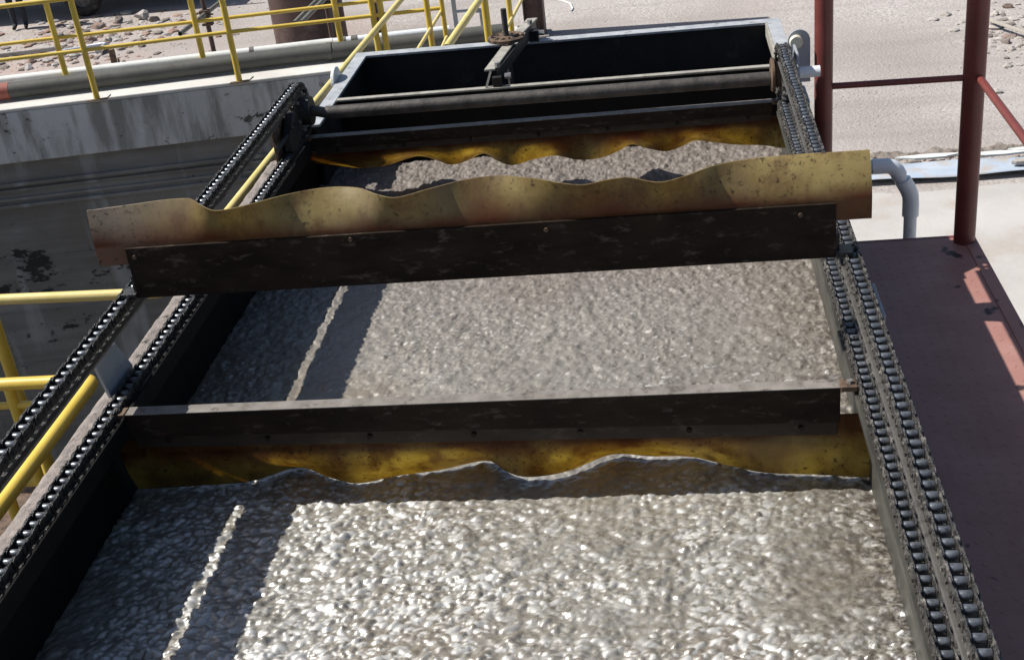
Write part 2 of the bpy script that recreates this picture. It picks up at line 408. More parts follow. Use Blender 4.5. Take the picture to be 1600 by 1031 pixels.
# ------------------------------------------------------------------ mesh helpers
class MB:
    def __init__(self):
        self.v = []
        self.f = []

    def add(self, vs, fs):
        o = len(self.v)
        self.v += [tuple(p) for p in vs]
        self.f += [tuple(i + o for i in q) for q in fs]
        return self

    def box(self, x0, x1, y0, y1, z0, z1):
        vs = [(x, y, z) for z in (z0, z1) for y in (y0, y1) for x in (x0, x1)]
        return self.add(vs, [(0, 2, 3, 1), (4, 5, 7, 6), (0, 1, 5, 4), (2, 6, 7, 3), (0, 4, 6, 2), (1, 3, 7, 5)])

    def obox(self, a, b, w, h, up=(0, 0, 1)):
        """bar from a to b, w across and h along up"""
        a = Vector(a); b = Vector(b)
        d = (b - a).normalized()
        u = Vector(up)
        s = d.cross(u).normalized()
        u = s.cross(d).normalized()
        vs = []
        for p in (a, b):
            for i, j in ((-1, -1), (1, -1), (1, 1), (-1, 1)):
                vs.append(p + s * (w / 2 * i) + u * (h / 2 * j))
        return self.add(vs, [(3, 2, 1, 0), (4, 5, 6, 7), (0, 1, 5, 4), (1, 2, 6, 5), (2, 3, 7, 6), (3, 0, 4, 7)])

    def tube(self, pts, r, seg=14, caps=True):
        pts = [Vector(p) for p in pts]
        rs = r if isinstance(r, (list, tuple)) else [r] * len(pts)
        rings = []
        ref = None
        for i, p in enumerate(pts):
            d = (pts[min(i + 1, len(pts) - 1)] - pts[max(i - 1, 0)]).normalized()
            if ref is None:
                ref = Vector((0, 0, 1)) if abs(d.z) < 0.9 else Vector((1, 0, 0))
            s = d.cross(ref).normalized()
            ref = s.cross(d).normalized()
            rings.append([p + s * (rs[i] * math.cos(2 * math.pi * k / seg)) + ref * (rs[i] * math.sin(2 * math.pi * k / seg)) for k in range(seg)])
        vs = [q for ring in rings for q in ring]
        fs = []
        for i in range(len(pts) - 1):
            for k in range(seg):
                k2 = (k + 1) % seg
                fs.append((i * seg + k, i * seg + k2, (i + 1) * seg + k2, (i + 1) * seg + k))
        if caps:
            fs.append(tuple(range(seg - 1, -1, -1)))
            fs.append(tuple((len(pts) - 1) * seg + k for k in range(seg)))
        return self.add(vs, fs)

    def ring_tube(self, a, b, r, ri, seg=16):
        """open pipe with wall thickness"""
        a = Vector(a); b = Vector(b)
        d = (b - a).normalized()
        ref = Vector((0, 0, 1)) if abs(d.z) < 0.9 else Vector((1, 0, 0))
        s = d.cross(ref).normalized(); u = s.cross(d)
        vs = []
        for p, q in ((a, r), (b, r), (b, ri), (a, ri)):
            for k in range(seg):
                t = 2 * math.pi * k / seg
                vs.append(p + s * (q * math.cos(t)) + u * (q * math.sin(t)))
        fs = []
        for j in range(4):
            for k in range(seg):
                k2 = (k + 1) % seg
                fs.append((j * seg + k, j * seg + k2, ((j + 1) % 4) * seg + k2, ((j + 1) % 4) * seg + k))
        return self.add(vs, fs)

    def prism(self, poly, axis, a, b):
        """polygon (2-D) extruded along axis from a to b; axis x: poly=(y,z); y: (x,z); z: (x,y)"""
        def P(p, t):
            return {'x': (t, p[0], p[1]), 'y': (p[0], t, p[1]), 'z': (p[0], p[1], t)}[axis]
        n = len(poly)
        vs = [P(p, a) for p in poly] + [P(p, b) for p in poly]
        fs = [tuple(range(n - 1, -1, -1)), tuple(range(n, 2 * n))]
        fs += [(i, (i + 1) % n, n + (i + 1) % n, n + i) for i in range(n)]
        return self.add(vs, fs)

    def mesh(self, name, mat, smooth=False):
        me = bpy.data.meshes.new(name)
        me.from_pydata(self.v, [], self.f)
        bm = bmesh.new(); bm.from_mesh(me)
        bmesh.ops.recalc_face_normals(bm, faces=bm.faces)
        bm.to_mesh(me); bm.free()
        me.materials.append(MAT[mat])
        if smooth:
            me.polygons.foreach_set("use_smooth", [True] * len(me.polygons))
            try:
                me.set_sharp_from_angle(angle=math.radians(40))
            except Exception:
                pass
        return me

    def build(self, name, mat, parent=None, smooth=False, bevel=0.0):
        o = bpy.data.objects.new(name, self.mesh(name, mat, smooth))
        col.objects.link(o)
        if bevel:
            md = o.modifiers.new("bevel", 'BEVEL')
            md.width = bevel; md.segments = 2; md.limit_method = 'ANGLE'
        if parent is not None:
            o.parent = parent
            w = parent
            off = Vector((0, 0, 0))
            while w is not None:
                off += w.location if w.type == 'EMPTY' else Vector((0, 0, 0))
                w = w.parent
            if parent.type == 'EMPTY':
                o.location = -off
        return o


def thing(name, label, cat, loc=(0, 0, 0), group=None):
    o = bpy.data.objects.new(name, None)
    o.empty_display_size = 0.2
    col.objects.link(o)
    o.location = loc
    o["label"] = label
    o["category"] = cat
    if group:
        o["group"] = group
    return o


def tag(o, label, cat, group=None, kind=None):
    o["label"] = label
    o["category"] = cat
    if group:
        o["group"] = group
    if kind:
        o["kind"] = kind
    return o


def struct(o, kind="structure"):
    o["kind"] = kind
    return o


def interp(pts, x):
    """smooth interpolation through control points (monotone-free Catmull-Rom)"""
    n = len(pts)
    if x <= pts[0][0]:
        return pts[0][1]
    if x >= pts[-1][0]:
        return pts[-1][1]
    for i in range(n - 1):
        if pts[i][0] <= x <= pts[i + 1][0]:
            x0, y0 = pts[i]; x1, y1 = pts[i + 1]
            m0 = (y1 - pts[i - 1][1]) / (x1 - pts[i - 1][0]) if i > 0 else 0
            m1 = (pts[i + 2][1] - y0) / (pts[i + 2][0] - x0) if i + 2 < n else 0
            h = x1 - x0; t = (x - x0) / h
            return ((2 * t**3 - 3 * t**2 + 1) * y0 + (t**3 - 2 * t**2 + t) * h * m0
                    + (-2 * t**3 + 3 * t**2) * y1 + (t**3 - t**2) * h * m1)


def smooth_noise(nx, ny, cell, seed):
    """value noise on an nx x ny grid with features of `cell` samples"""
    r = np.random.default_rng(seed)
    gx = int(nx / cell) + 3; gy = int(ny / cell) + 3
    g = r.random((gy, gx))
    xs = np.arange(nx) / cell; ys = np.arange(ny) / cell
    xi = xs.astype(int); yi = ys.astype(int)
    xf = xs - xi; yf = ys - yi
    xf = xf * xf * (3 - 2 * xf); yf = yf * yf * (3 - 2 * yf)
    a = g[np.ix_(yi, xi)]; b = g[np.ix_(yi, xi + 1)]
    c = g[np.ix_(yi + 1, xi)]; d = g[np.ix_(yi + 1, xi + 1)]
    XF = xf[None, :]; YF = yf[:, None]
    return (a * (1 - XF) + b * XF) * (1 - YF) + (c * (1 - XF) + d * XF) * YF - 0.5


def grid_object(name, X, Y, Z, mat, smooth=True):
    ny, nx = Z.shape
    co = np.stack([X, Y, Z], -1).reshape(-1, 3).astype(np.float32)
    me = bpy.data.meshes.new(name)
    me.vertices.add(len(co))
    me.vertices.foreach_set("co", co.ravel())
    i = np.arange((ny - 1) * (nx - 1))
    r = i // (nx - 1); c = i % (nx - 1)
    a = r * nx + c
    q = np.stack([a, a + 1, a + nx + 1, a + nx], -1).astype(np.int32)
    me.loops.add(q.size)
    me.loops.foreach_set("vertex_index", q.ravel())
    me.polygons.add(len(q))
    me.polygons.foreach_set("loop_start", np.arange(0, q.size, 4, dtype=np.int32))
    me.polygons.foreach_set("use_smooth", np.full(len(q), smooth))
    me.update(calc_edges=True)
    me.validate()
    me.materials.append(MAT[mat])
    o = bpy.data.objects.new(name, me)
    col.objects.link(o)
    return o


def rock_mesh(name, mat, seed, squash=0.6):
    r = random.Random(seed)
    bm = bmesh.new()
    bmesh.ops.create_icosphere(bm, subdivisions=2, radius=1.0)
    planes = [(Vector((r.gauss(0, 1), r.gauss(0, 1), r.gauss(0, 1))).normalized(), r.uniform(0.35, 0.7)) for _ in range(11)]
    for v in bm.verts:
        for n, d in planes:
            t = v.co.dot(n) - d
            if t > 0:
                v.co -= n * t * 0.98
        v.co += v.co.normalized() * r.uniform(-0.05, 0.05)
        v.co.z *= squash
    me = bpy.data.meshes.new(name)
    bm.to_mesh(me); bm.free()
    me.materials.append(MAT[mat])
    return me

# ================================================================== SETTING
# ground: one sheet to the horizon with the sunken basin left open
gm_ = MB()
PX0, PX1, PY0, PY1 = -34.0, -1.42, -9.0, 12.2
gv = [(-400, -400), (400, -400), (400, 600), (-400, 600), (PX0, PY0), (PX1, PY0), (PX1, 13.05), (PX0, 8.65)]
gm_.add([(x, y, 0.0) for x, y in gv], [(0, 1, 5, 4), (1, 2, 6, 5), (2, 3, 7, 6), (3, 0, 4, 7)])
g = gm_.build("ground", "ground_dirt")
struct(g)
# poured slab beside the tank
sl = MB()
edge = [(1.0, 2.0), (9.5, 2.0), (9.5, 12.25)] + [(9.5 - k * 0.35, 12.26 + 0.06 * math.sin(k * 1.3) + random.uniform(-0.03, 0.03)) for k in range(1, 20)] + [(1.0, 12.6)]
sl.prism(edge, 'z', 0.004, 0.05)
struct(sl.build("pavement", "slab_concrete"))
# basin floor
fl = MB().box(PX0 - 1, PX1 + 0.3, PY0 - 1, 13.2, -3.5, -3.4).build("basin_floor", "basin_floor")
struct(fl)
struct(MB().box(PX1 - 0.02, PX1 + 0.25, PY0, 12.2, -3.4, -0.004).build("basin_side", "basin_dark"))
struct(MB().box(PX0 - 0.2, PX0 + 0.02, PY0, 12.2, -3.4, -0.004).build("basin_side", "basin_dark"))
struct(MB().box(PX0, PX1, PY0 - 0.2, PY0 + 0.02, -3.4, -0.004).build("basin_side", "basin_dark"))

# ------------------------------------------------------------------ concrete basin wall (runs to the left, slightly turned)
W0 = Vector((-3.0, 12.43, 0)); WD = Vector((1.0, 0.135, 0)).normalized(); WN = Vector((0.135, -1.0, 0)).normalized()
def wp(s, n, z):
    p = W0 + WD * s + WN * n
    return Vector((p.x, p.y, z))
def wall_box(s0, s1, n0, n1, z0, z1, mb=None):
    mb = mb or MB()
    vs = [wp(s, n, z) for z in (z0, z1) for n in (n0, n1) for s in (s0, s1)]
    return mb.add(vs, [(0, 2, 3, 1), (4, 5, 7, 6), (0, 1, 5, 4), (2, 6, 7, 3), (0, 4, 6, 2), (1, 3, 7, 5)])
bw = thing("basin_wall", "long concrete basin wall with pale top band and dark stained lower face", "wall", (-3.0, 12.9, 0))
wall_box(-32, 2.2, -0.85, -0.06, -3.4, 1.12).build("wall_face", "basin_dark", bw)
tb = wall_box(-32, 2.23, -0.9, 0.0, 1.124, 1.66); tb.build("top_band", "basin_band", bw, bevel=0.012)
tc = wall_box(-32, 2.23, -0.9, 0.0, 1.662, 1.70)
tc.build("top_face", "basin_top", bw, bevel=0.01)
for z0, z1, n in ((0.86, 0.90, -0.02), (0.80, 0.83, -0.035), (0.70, 0.73, -0.035), (0.62, 0.66, -0.02)):
    wall_box(-32, 2.2, -0.075, n, z0, z1).build("ledge", "basin_dark", bw, bevel=0.006)
for zz in (0.02, -0.62, -1.25, -1.9):
    wall_box(-32, 2.2, -0.07, -0.05, zz, zz + 0.018).build("form_line", "basin_dark", bw, bevel=0.004)

# ------------------------------------------------------------------ pipes lying on the wall top
bp_ = thing("drain_pipe", "thick weathered grey pipe lying along the top of the concrete wall", "pipe", wp(-2, -0.45, 1.7))
q0 = Vector((-14.0, 11.16, 1.80)); q1 = Vector((-6.12, 12.345, 1.80)); q2 = Vector((-3.25, 12.79, 1.80)); q3 = Vector((-0.95, 13.03, 1.80))
MB().tube([q1, q2, q3], 0.086, 20).build("pipe_run", "pipe_grey", bp_, smooth=True)
MB().tube([q0, q1 + (q0 - q1) * 0.0005], 0.087, 20).build("red_end", "pipe_red", bp_, smooth=True)["label"] = "red-brown painted end length of the pipe"
MB().tube([q2 + (q3 - q2) * 0.18, q2 + (q3 - q2) * 0.205], 0.095, 20).build("collar", "pipe_grey", bp_, smooth=True)
cp = thing("conduit_pipe", "thin white plastic pipe running behind the thick grey pipe", "pipe", wp(-2, -0.8, 1.7))
c0 = Vector((-14, 11.72, 1.80)); c1 = Vector((-6.4, 12.77, 1.80)); c2 = Vector((-3.74, 13.08, 1.80)); c3 = Vector((-2.85, 13.19, 1.80)); c4 = Vector((-1.6, 13.31, 1.80))
MB().tube([c0, c1, c2, c3], 0.048, 14).build("pipe_run", "pvc_white", cp, smooth=True)
MB().tube([c3, c4], 0.044, 14).build("pipe_tail", "pvc_grey", cp, smooth=True)
for t in (0.06, 0.16):
    MB().tube([c3 + (c4 - c3) * t, c3 + (c4 - c3) * (t + 0.05)], 0.052, 14).build("clamp_band", "rim_steel", cp, smooth=True)
MB().tube([c2, c2 + (c3 - c2) * 0.05], 0.053, 14).build("clamp_band", "rim_steel", cp, smooth=True)

# ================================================================== FLOTATION TANK
tank = thing("flotation_tank", "black steel flotation tank full of grey sludge froth", "tank", (0, 4, 0))
LCX, RCX = -1.24, 1.243        # chain lines
ZL, ZU = 3.10, 3.37            # lower and upper chain runs
YN, YF_ = 0.30, 6.88
# side walls
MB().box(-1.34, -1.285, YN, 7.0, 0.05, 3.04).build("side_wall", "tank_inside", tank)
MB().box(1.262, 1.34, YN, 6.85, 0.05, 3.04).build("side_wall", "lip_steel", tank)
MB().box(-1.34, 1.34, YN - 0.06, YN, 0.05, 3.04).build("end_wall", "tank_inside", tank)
# dusty rim angle outside the lower chain on the handrail side
ny_ = 420
ys_ = np.linspace(YN, 5.95, ny_)
prof_x = np.array([-1.350, -1.347, -1.338, -1.326, -1.314, -1.302, -1.290, -1.279, -1.274, -1.273])
prof_z = np.array([3.030, 3.074, 3.084, 3.087, 3.088, 3.087, 3.088, 3.085, 3.078, 3.04])
LX, LY = np.meshgrid(prof_x, ys_)
LZ = np.repeat(prof_z[None, :], ny_, 0)
nzl = smooth_noise(10, ny_, 3.0, 91) * 0.012 + smooth_noise(10, ny_, 1.3, 92) * 0.008
nzl[:, 0] = 0; nzl[:, -1] = 0
ledo = grid_object("dusty_rim", LX + nzl * 0.4, LY, LZ + nzl, "dusty_ledge")
ledo.parent = tank; ledo.location = -tank.location
# lower chain tracks: shelf under chain and vertical lip facing the froth
MB().box(-1.274, -1.2005, YN, 6.2, 3.045, 3.072).build("chain_track", "grease", tank, bevel=0.003)
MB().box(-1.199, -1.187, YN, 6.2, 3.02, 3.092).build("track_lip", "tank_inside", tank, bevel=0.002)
MB().box(1.205, 1.284, YN, 6.2, 3.050, 3.074).build("chain_track", "lip_steel", tank, bevel=0.003)
MB().box(1.287, 1.35, YN, 6.2, 3.045, 3.085).build("rim_angle", "lip_steel", tank, bevel=0.003)
# upper return tracks: shelf under the chain with a leg on the outer side
MB().box(-1.290, -1.206, YN, 6.12, 3.330, 3.344).build("return_track", "grease", tank, bevel=0.002)
MB().box(-1.290, -1.276, YN, 6.12, 3.252, 3.329).build("track_leg", "dusty_ledge", tank, bevel=0.002)
MB().box(1.208, 1.284, YN, 6.12, 3.334, 3.346).build("return_track", "track_steel", tank, bevel=0.002)
MB().box(1.276, 1.284, YN, 6.12, 3.285, 3.3335).build("track_leg", "black_paint", tank, bevel=0.002)
# brackets that carry the return tracks
for y in (1.7, 3.72):
    MB().prism([(y - 0.12, 3.251), (y + 0.06, 3.235), (y + 0.14, 3.10), (y + 0.125, 3.04), (y - 0.06, 3.04)], 'x', -1.304, -1.292).build("track_bracket", "grey_paint", tank, bevel=0.002)
for y in (1.5, 3.6, 5.65):
    MB().prism([(y - 0.10, 3.333), (y + 0.12, 3.333), (y + 0.09, 3.02), (y - 0.07, 3.02)], 'x', 1.2855, 1.2965).build("track_bracket", "grey_paint", tank, bevel=0.002)
# hopper box at the far end
BX0, BX1, BY0, BY1 = -1.272, 1.365, 6.55, 7.83
MB().box(BX0 + 0.015, BX0 + 0.03, BY0, BY1 - 0.02, 0.06, 3.085).build("hopper_wall", "black_paint", tank)
MB().box(BX1 - 0.03, BX1 - 0.015, BY0, BY1 - 0.02, 0.06, 3.085).build("hopper_wall", "black_paint", tank)
MB().box(BX0 + 0.031, BX1 - 0.031, BY1 - 0.05, BY1 - 0.03, 0.06, 3.085).build("hopper_wall", "black_paint", tank)
MB().box(BX0 + 0.031, BX1 - 0.031, 6.90, BY1 - 0.051, 1.9, 1.95).build("hopper_floor", "tank_inside", tank)
MB().box(BX0, BX1, BY1 - 0.085, BY1, 3.087, 3.102).build("hopper_flange", "grey_flange", tank, bevel=0.002)
MB().box(BX0, BX0 + 0.078, 6.45, BY1 - 0.086, 3.087, 3.102).build("hopper_flange", "grey_flange", tank, bevel=0.002)
MB().box(BX1 - 0.078, BX1, 6.36, BY1 - 0.086, 3.087, 3.102).build("hopper_flange", "grey_flange", tank, bevel=0.002)
MB().box(BX1 - 0.092, BX1 - 0.0785, 6.36, BY1 - 0.086, 3.02, 3.10).build("flange_lip", "bare_bar", tank, bevel=0.002)
# weir plate with bright edge
MB().box(-1.19, 1.27, 6.853, 6.893, 3.092, 3.104).build("weir_edge", "bare_bar", tank, bevel=0.003)
MB().box(-1.19, 1.27, 6.866, 6.882, 2.0, 3.091).build("weir_plate", "tank_inside", tank)
# beach plate on which the flights drag
MB().box(-1.28, 1.28, 6.20, 6.84, 2.0, 2.60).build("beach_plate", "tank_inside", tank)
# pale round lug on the outer edge of the hopper flange
lug = [(7.28 + 0.10 * math.cos(t), 3.09 + 0.085 * math.sin(t)) for t in [math.pi * k / 14 for k in range(15)]]
MB().prism(lug, 'x', BX0 - 0.024, BX0 - 0.004).build("lifting_lug", "pvc_white", tank, bevel=0.003)

# ------------------------------------------------------------------ sludge (part of the setting inside the tank, uncountable)
def build_sludge():
    dx = 0.0042
    X0 = -1.283
    xs = np.arange(X0, 1.284, dx)
    ys = np.concatenate([np.arange(1.3, 2.15, 0.012), np.arange(2.15, 4.05, 0.0042), np.arange(4.05, 5.3, 0.0055), np.arange(5.3, 6.85, 0.0075)])
    nx, ny = len(xs), len(ys)
    X, Y = np.meshgrid(xs, ys)
    H = np.zeros((ny, nx))
    FO = np.zeros((ny, nx), np.float32)
    def stamp(count, y_lo, y_hi, rmin, rmax, hgt, seed, aspect, power=1.0, pale=0.0):
        r = np.random.default_rng(seed)
        cx = r.uniform(-1.28, 1.28, count); cy = r.uniform(y_lo, y_hi, count)
        rad = rmin * (rmax / rmin) ** (r.random(count) ** 1.4)
        th = r.normal(0.25, 0.45, count); asp = 1 + r.random(count) * aspect
        hh = hgt * (0.55 + 0.6 * r.random(count))
        A = rad * asp
        I0 = np.clip(((cx - X0 - A) / dx).astype(int), 0, nx); I1 = np.clip(((cx - X0 + A) / dx).astype(int) + 2, 0, nx)
        J0 = np.searchsorted(ys, cy - A); J1 = np.searchsorted(ys, cy + A) + 1
        C, S = np.cos(th), np.sin(th)
        is_pale = r.random(count) < pale
        for k in range(count):
            i0, i1, j0, j1 = I0[k], I1[k], J0[k], J1[k]
            ux = xs[None, i0:i1] - cx[k]; uy = ys[j0:j1, None] - cy[k]
            a = (C[k] * ux + S[k] * uy) / A[k]; b = (C[k] * uy - S[k] * ux) / rad[k]
            d = np.maximum(0.0, 1 - (a * a + b * b))
            hb = d ** power * (rad[k] * hh[k])
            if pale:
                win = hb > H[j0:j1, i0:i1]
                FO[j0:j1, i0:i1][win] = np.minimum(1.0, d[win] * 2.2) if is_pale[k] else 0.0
            np.maximum(H[j0:j1, i0:i1], hb, out=H[j0:j1, i0:i1])
    # soft clots, then bubbles of mixed size sitting on them
    stamp(3800, 2.0, 6.84, 0.016, 0.040, 0.22, 1, 1.4)
    low = H.copy(); H[:] = 0
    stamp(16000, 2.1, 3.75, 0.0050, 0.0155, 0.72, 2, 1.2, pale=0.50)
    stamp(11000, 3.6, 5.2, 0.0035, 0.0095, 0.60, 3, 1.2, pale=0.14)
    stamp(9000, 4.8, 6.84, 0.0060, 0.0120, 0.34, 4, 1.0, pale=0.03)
    dens = smooth_noise(nx, ny, 90, 31) + smooth_noise(nx, ny, 40, 32) * 0.6
    H *= np.clip(0.80 + dens * 0.9, 0.25, 1.15)
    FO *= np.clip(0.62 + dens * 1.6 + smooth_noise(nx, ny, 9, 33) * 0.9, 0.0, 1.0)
    nz = (smooth_noise(nx, ny, 130, 11) * 0.007 + smooth_noise(nx, ny, 40, 12) * 0.004
          + smooth_noise(nx, ny, 5.5, 13) * 0.0048 + smooth_noise(nx, ny, 5, 14) * 0.0022)
    far = np.clip((Y - 3.9) / 2.2, 0, 1)
    rough_far = (smooth_noise(nx, ny, 2.4, 15) * 0.006 + smooth_noise(nx, ny, 6, 16) * 0.010) * far
    base = 2.722 - 0.012 * np.clip((Y - 4.6) / 1.6, 0, 1) ** 1.3
    edge_r = np.clip((X - 1.0) / 0.28, 0, 1)
    Z = base + low + H + nz + rough_far + edge_r * smooth_noise(nx, ny, 7, 17) * 0.014
    o = grid_object("sludge", X, Y, Z, "sludge_froth")
    at = o.data.attributes.new("scum_glint", 'FLOAT', 'POINT')
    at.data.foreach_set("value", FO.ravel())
    o["label"] = "wet grey-brown sludge froth glistening with bubbles inside the tank"
    o["category"] = "sludge"
    o["kind"] = "stuff"
    return o
build_sludge()

# ------------------------------------------------------------------ scraper flights
def skirt_mesh(x0, x1, y_att, z_att, zfree, zeq_pts, sgn, yref, stain_z, skew=0.0, mat='amber_rubber'):
    """rubber sheet clamped along y_att; its free edge swings so that it reads as the wavy outline"""
    nu, nv = 150, 16
    th = 0.006
    fr = []
    vs, fs, stain = [], [], []
    for i in range(nu + 1):
        x = x0 + (x1 - x0) * i / nu
        zeq = interp(zeq_pts, x)
        ye = yref * (5.2 - zfree) / (5.2 - zeq) - yref
        for j in range(nv + 1):
            t = j / nv
            z = z_att + (zfree - z_att) * t
            tt = max(0.0, (abs(z - z_att) - abs(stain_z - z_att)) / max(1e-6, abs(zfree - z_att) - abs(stain_z - z_att)))
            dy = ye * (tt ** 1.7)
            vs.append((x, y_att + dy - skew * x, z + 0.004 * math.sin(5 * x) * t))
            d = abs(z - stain_z) / (0.075 + 0.030 * math.sin(4.3 * x) + 0.012 * math.sin(17 * x))
            st = max(0.0, 1 - d) * (1.0 + 0.25 * math.sin(9 * x) * math.sin(23 * x)) if tt > 0 else 0.7
            stain.append(st)
    nfront = len(vs)
    vs += [(v[0], v[1] + th, v[2]) for v in vs]
    stain += stain
    W = nv + 1
    for i in range(nu):
        for j in range(nv):
            a = i * W + j
            fs.append((a, a + 1, a + W + 1, a + W))
            b = a + nfront
            fs.append((b, b + W, b + W + 1, b + 1))
        for j in (0, nv):
            a = i * W + j
            fs.append((a, a + W, a + W + nfront, a + nfront))
    for i in (0, nu):
        for j in range(nv):
            a = i * W + j
            fs.append((a, a + 1, a + 1 + nfront, a + nfront))
    me = bpy.data.meshes.new("skirt")
    me.from_pydata(vs, [], fs)
    bm = bmesh.new(); bm.from_mesh(me); bmesh.ops.recalc_face_normals(bm, faces=bm.faces); bm.to_mesh(me); bm.free()
    me.polygons.foreach_set("use_smooth", [True] * len(me.polygons))
    me.set_sharp_from_angle(angle=math.radians(45))
    at = me.attributes.new("clamp_stain", 'FLOAT', 'POINT')
    at.data.foreach_set("value", stain)
    me.materials.append(MAT[mat])
    return me

def link_mesh_part(name, me, parent):
    o = bpy.data.objects.new(name, me)
    col.objects.link(o)
    o.parent = parent
    o.location = -parent.location
    return o

def skew_box(x0, x1, y0, y1, z0, z1, skew):
    mb = MB().box(x0, x1, y0, y1, z0, z1)
    mb.v = [(v[0], v[1] - skew * v[0], v[2]) for v in mb.v]
    return mb

def bolt(parent, p, r=0.011, axis=(0, -1, 0), h=0.012, mat="bolt_steel"):
    p = Vector(p); a = Vector(axis)
    MB().tube([p, p + a * h], r, 6).build("bolt", mat, parent)

def lower_flight(label, Y, zt, zb1, zb2, zsk, zfree, pts, skew, xs, skx, tilt=0.0):
    t = thing("scraper_flight", label, "scraper", (0, Y, zb2), "skimmer scraper flights")
    x0, x1 = xs
    def lean(mb, zlow):
        mb.v = [(v[0], v[1], v[2] - tilt * v[0] if v[2] < zlow + 0.001 else v[2]) for v in mb.v]
        return mb
    lean(skew_box(x0, x1, Y - 0.022, Y + 0.026, zb1, zt - 0.004, skew), zb1).build("board", "flight_black", t, bevel=0.002)
    skew_box(x0, x1, Y - 0.024, Y + 0.028, zt - 0.0035, zt, skew).build("board_edge", "flight_edge", t, bevel=0.001)
    lean(skew_box(x0, x1 - 0.006, Y + 0.002, Y + 0.010, zb2, zb1 - 0.008, skew), 9.0).build("batten", "batten_brown", t, bevel=0.002)
    me = skirt_mesh(skx[0], skx[1], Y + 0.0105, zsk, zfree, pts, -1, Y, zb2, skew)
    link_mesh_part("skirt", me, t)
    for k in range(7):
        x = x0 + 0.12 + (x1 - x0 - 0.24) * k / 6
        bolt(t, (x, Y + 0.002 - skew * x, (zb1 + zb2) / 2 - tilt * x), 0.009, h=0.008, mat="flight_black")
    for sx in (-1, 1):       # arms that hang the flight on the chains
        xe = x0 if sx < 0 else x1
        skew_box(min(xe, xe + sx * 0.05), max(xe, xe + sx * 0.05), Y - 0.03, Y + 0.02, zt - 0.014, zt + 0.004, skew).build("chain_arm", "rust_steel", t, bevel=0.002)
        bolt(t, (xe + sx * 0.03, Y - 0.005 - skew * xe, zt + 0.004), 0.010, (0, 0, 1), 0.010)
    return t

lower_flight("scraper flight nearest the viewer, its amber skirt dipping into the wet froth", 3.515, 3.10, 2.990, 2.930, 2.978, 2.738,
             [(-1.27, 2.775), (-1.03, 2.778), (-0.85, 2.79), (-0.696, 2.842), (-0.57, 2.80), (-0.46, 2.774), (-0.33, 2.80), (-0.18, 2.818), (-0.008, 2.846),
              (0.06, 2.80), (0.136, 2.774), (0.27, 2.79), (0.421, 2.852), (0.56, 2.842), (0.692, 2.838), (0.82, 2.80), (0.93, 2.770), (1.10, 2.755), (1.27, 2.735)],
             0.013, (-1.19, 1.163), (-1.265, 1.270), 0.018)
lower_flight("farthest scraper flight, under the drive shaft at the end of the tank", 6.275, 3.10, 3.038, 2.995, 3.012, 2.850,
             [(-1.25, 2.94), (-1.10, 2.915), (-0.983, 2.896), (-0.85, 2.905), (-0.697, 2.943), (-0.59, 2.915), (-0.498, 2.885), (-0.42, 2.90), (-0.338, 2.934), (-0.25, 2.89), (-0.159, 2.857),
              (-0.055, 2.878), (0.06, 2.888), (0.196, 2.853), (0.313, 2.855), (0.40, 2.885), (0.467, 2.916), (0.55, 2.89), (0.646, 2.868), (0.72, 2.885), (0.796, 2.916), (0.90, 2.90), (1.006, 2.880), (1.15, 2.862), (1.25, 2.838)],
             -0.012, (-1.19, 1.19), (-1.24, 1.262))

def upper_flight():
    Y = 3.84
    t = thing("scraper_flight", "scraper flight upside down on the upper chains, tall wavy amber skirt on top", "scraper", (0, Y, 3.37), "skimmer scraper flights")
    MB().box(-1.194, 1.192, Y, Y + 0.012, 3.372, 3.562).build("board", "flight_black", t, bevel=0.0015)
    MB().box(-1.18, 1.18, Y + 0.022, Y + 0.07, 3.376, 3.50).build("back_board", "flight_black", t, bevel=0.002)
    pts = [(-1.31, 3.706), (-1.20, 3.711), (-0.959, 3.720), (-0.88, 3.690), (-0.82, 3.670), (-0.74, 3.680), (-0.60, 3.715), (-0.471, 3.731), (-0.36, 3.722), (-0.28, 3.694), (-0.215, 3.680), (-0.12, 3.700), (0.0, 3.722), (0.104, 3.726),
           (0.24, 3.705), (0.33, 3.683), (0.40, 3.673), (0.47, 3.685), (0.54, 3.690), (0.637, 3.668), (0.72, 3.685), (0.80, 3.712), (0.90, 3.727), (1.05, 3.733), (1.305, 3.728)]
    me = skirt_mesh(-1.305, 1.305, Y + 0.0135, 3.497, 3.70, pts, 1, Y, 3.562, mat='amber_rubber_dry')
    link_mesh_part("skirt", me, t)
    for x, z in ((-1.165, 3.53), (-0.40, 3.545), (0.26, 3.535), (1.08, 3.53)):
        bolt(t, (x, Y, z), 0.008, h=0.006, mat="rust_steel")
    for sx, xe in ((-1, -1.194), (1, 1.192)):
        MB().box(min(xe, xe + sx * 0.055), max(xe, xe + sx * 0.055), Y - 0.01, Y + 0.06, 3.374, 3.392).build("chain_arm", "grease", t, bevel=0.002)
        MB().box(min(xe + sx * 0.002, xe + sx * 0.014), max(xe + sx * 0.002, xe + sx * 0.014), Y + 0.013, Y + 0.06, 3.3925, 3.45).build("chain_arm", "grease", t, bevel=0.002)
    return t
upper_flight()

# ------------------------------------------------------------------ roller chains
RS = 0.135
SY0, SY1 = 1.0, 6.28
SZ = (ZL + ZU) / 2
straight = SY1 - SY0
total = 2 * straight + 2 * math.pi * RS
NL = 258
PITCH = total / NL

def chain_pt(s):
    s %= total
    if s < straight:
        return SY0 + s, ZL
    s -= straight
    if s < math.pi * RS:
        a = s / RS
        return SY1 + RS * math.sin(a), SZ - RS * math.cos(a)
    s -= math.pi * RS
    if s < straight:
        return SY1 - s, ZU
    s -= straight
    a = s / RS
    return SY0 - RS * math.sin(a), SZ + RS * math.cos(a)

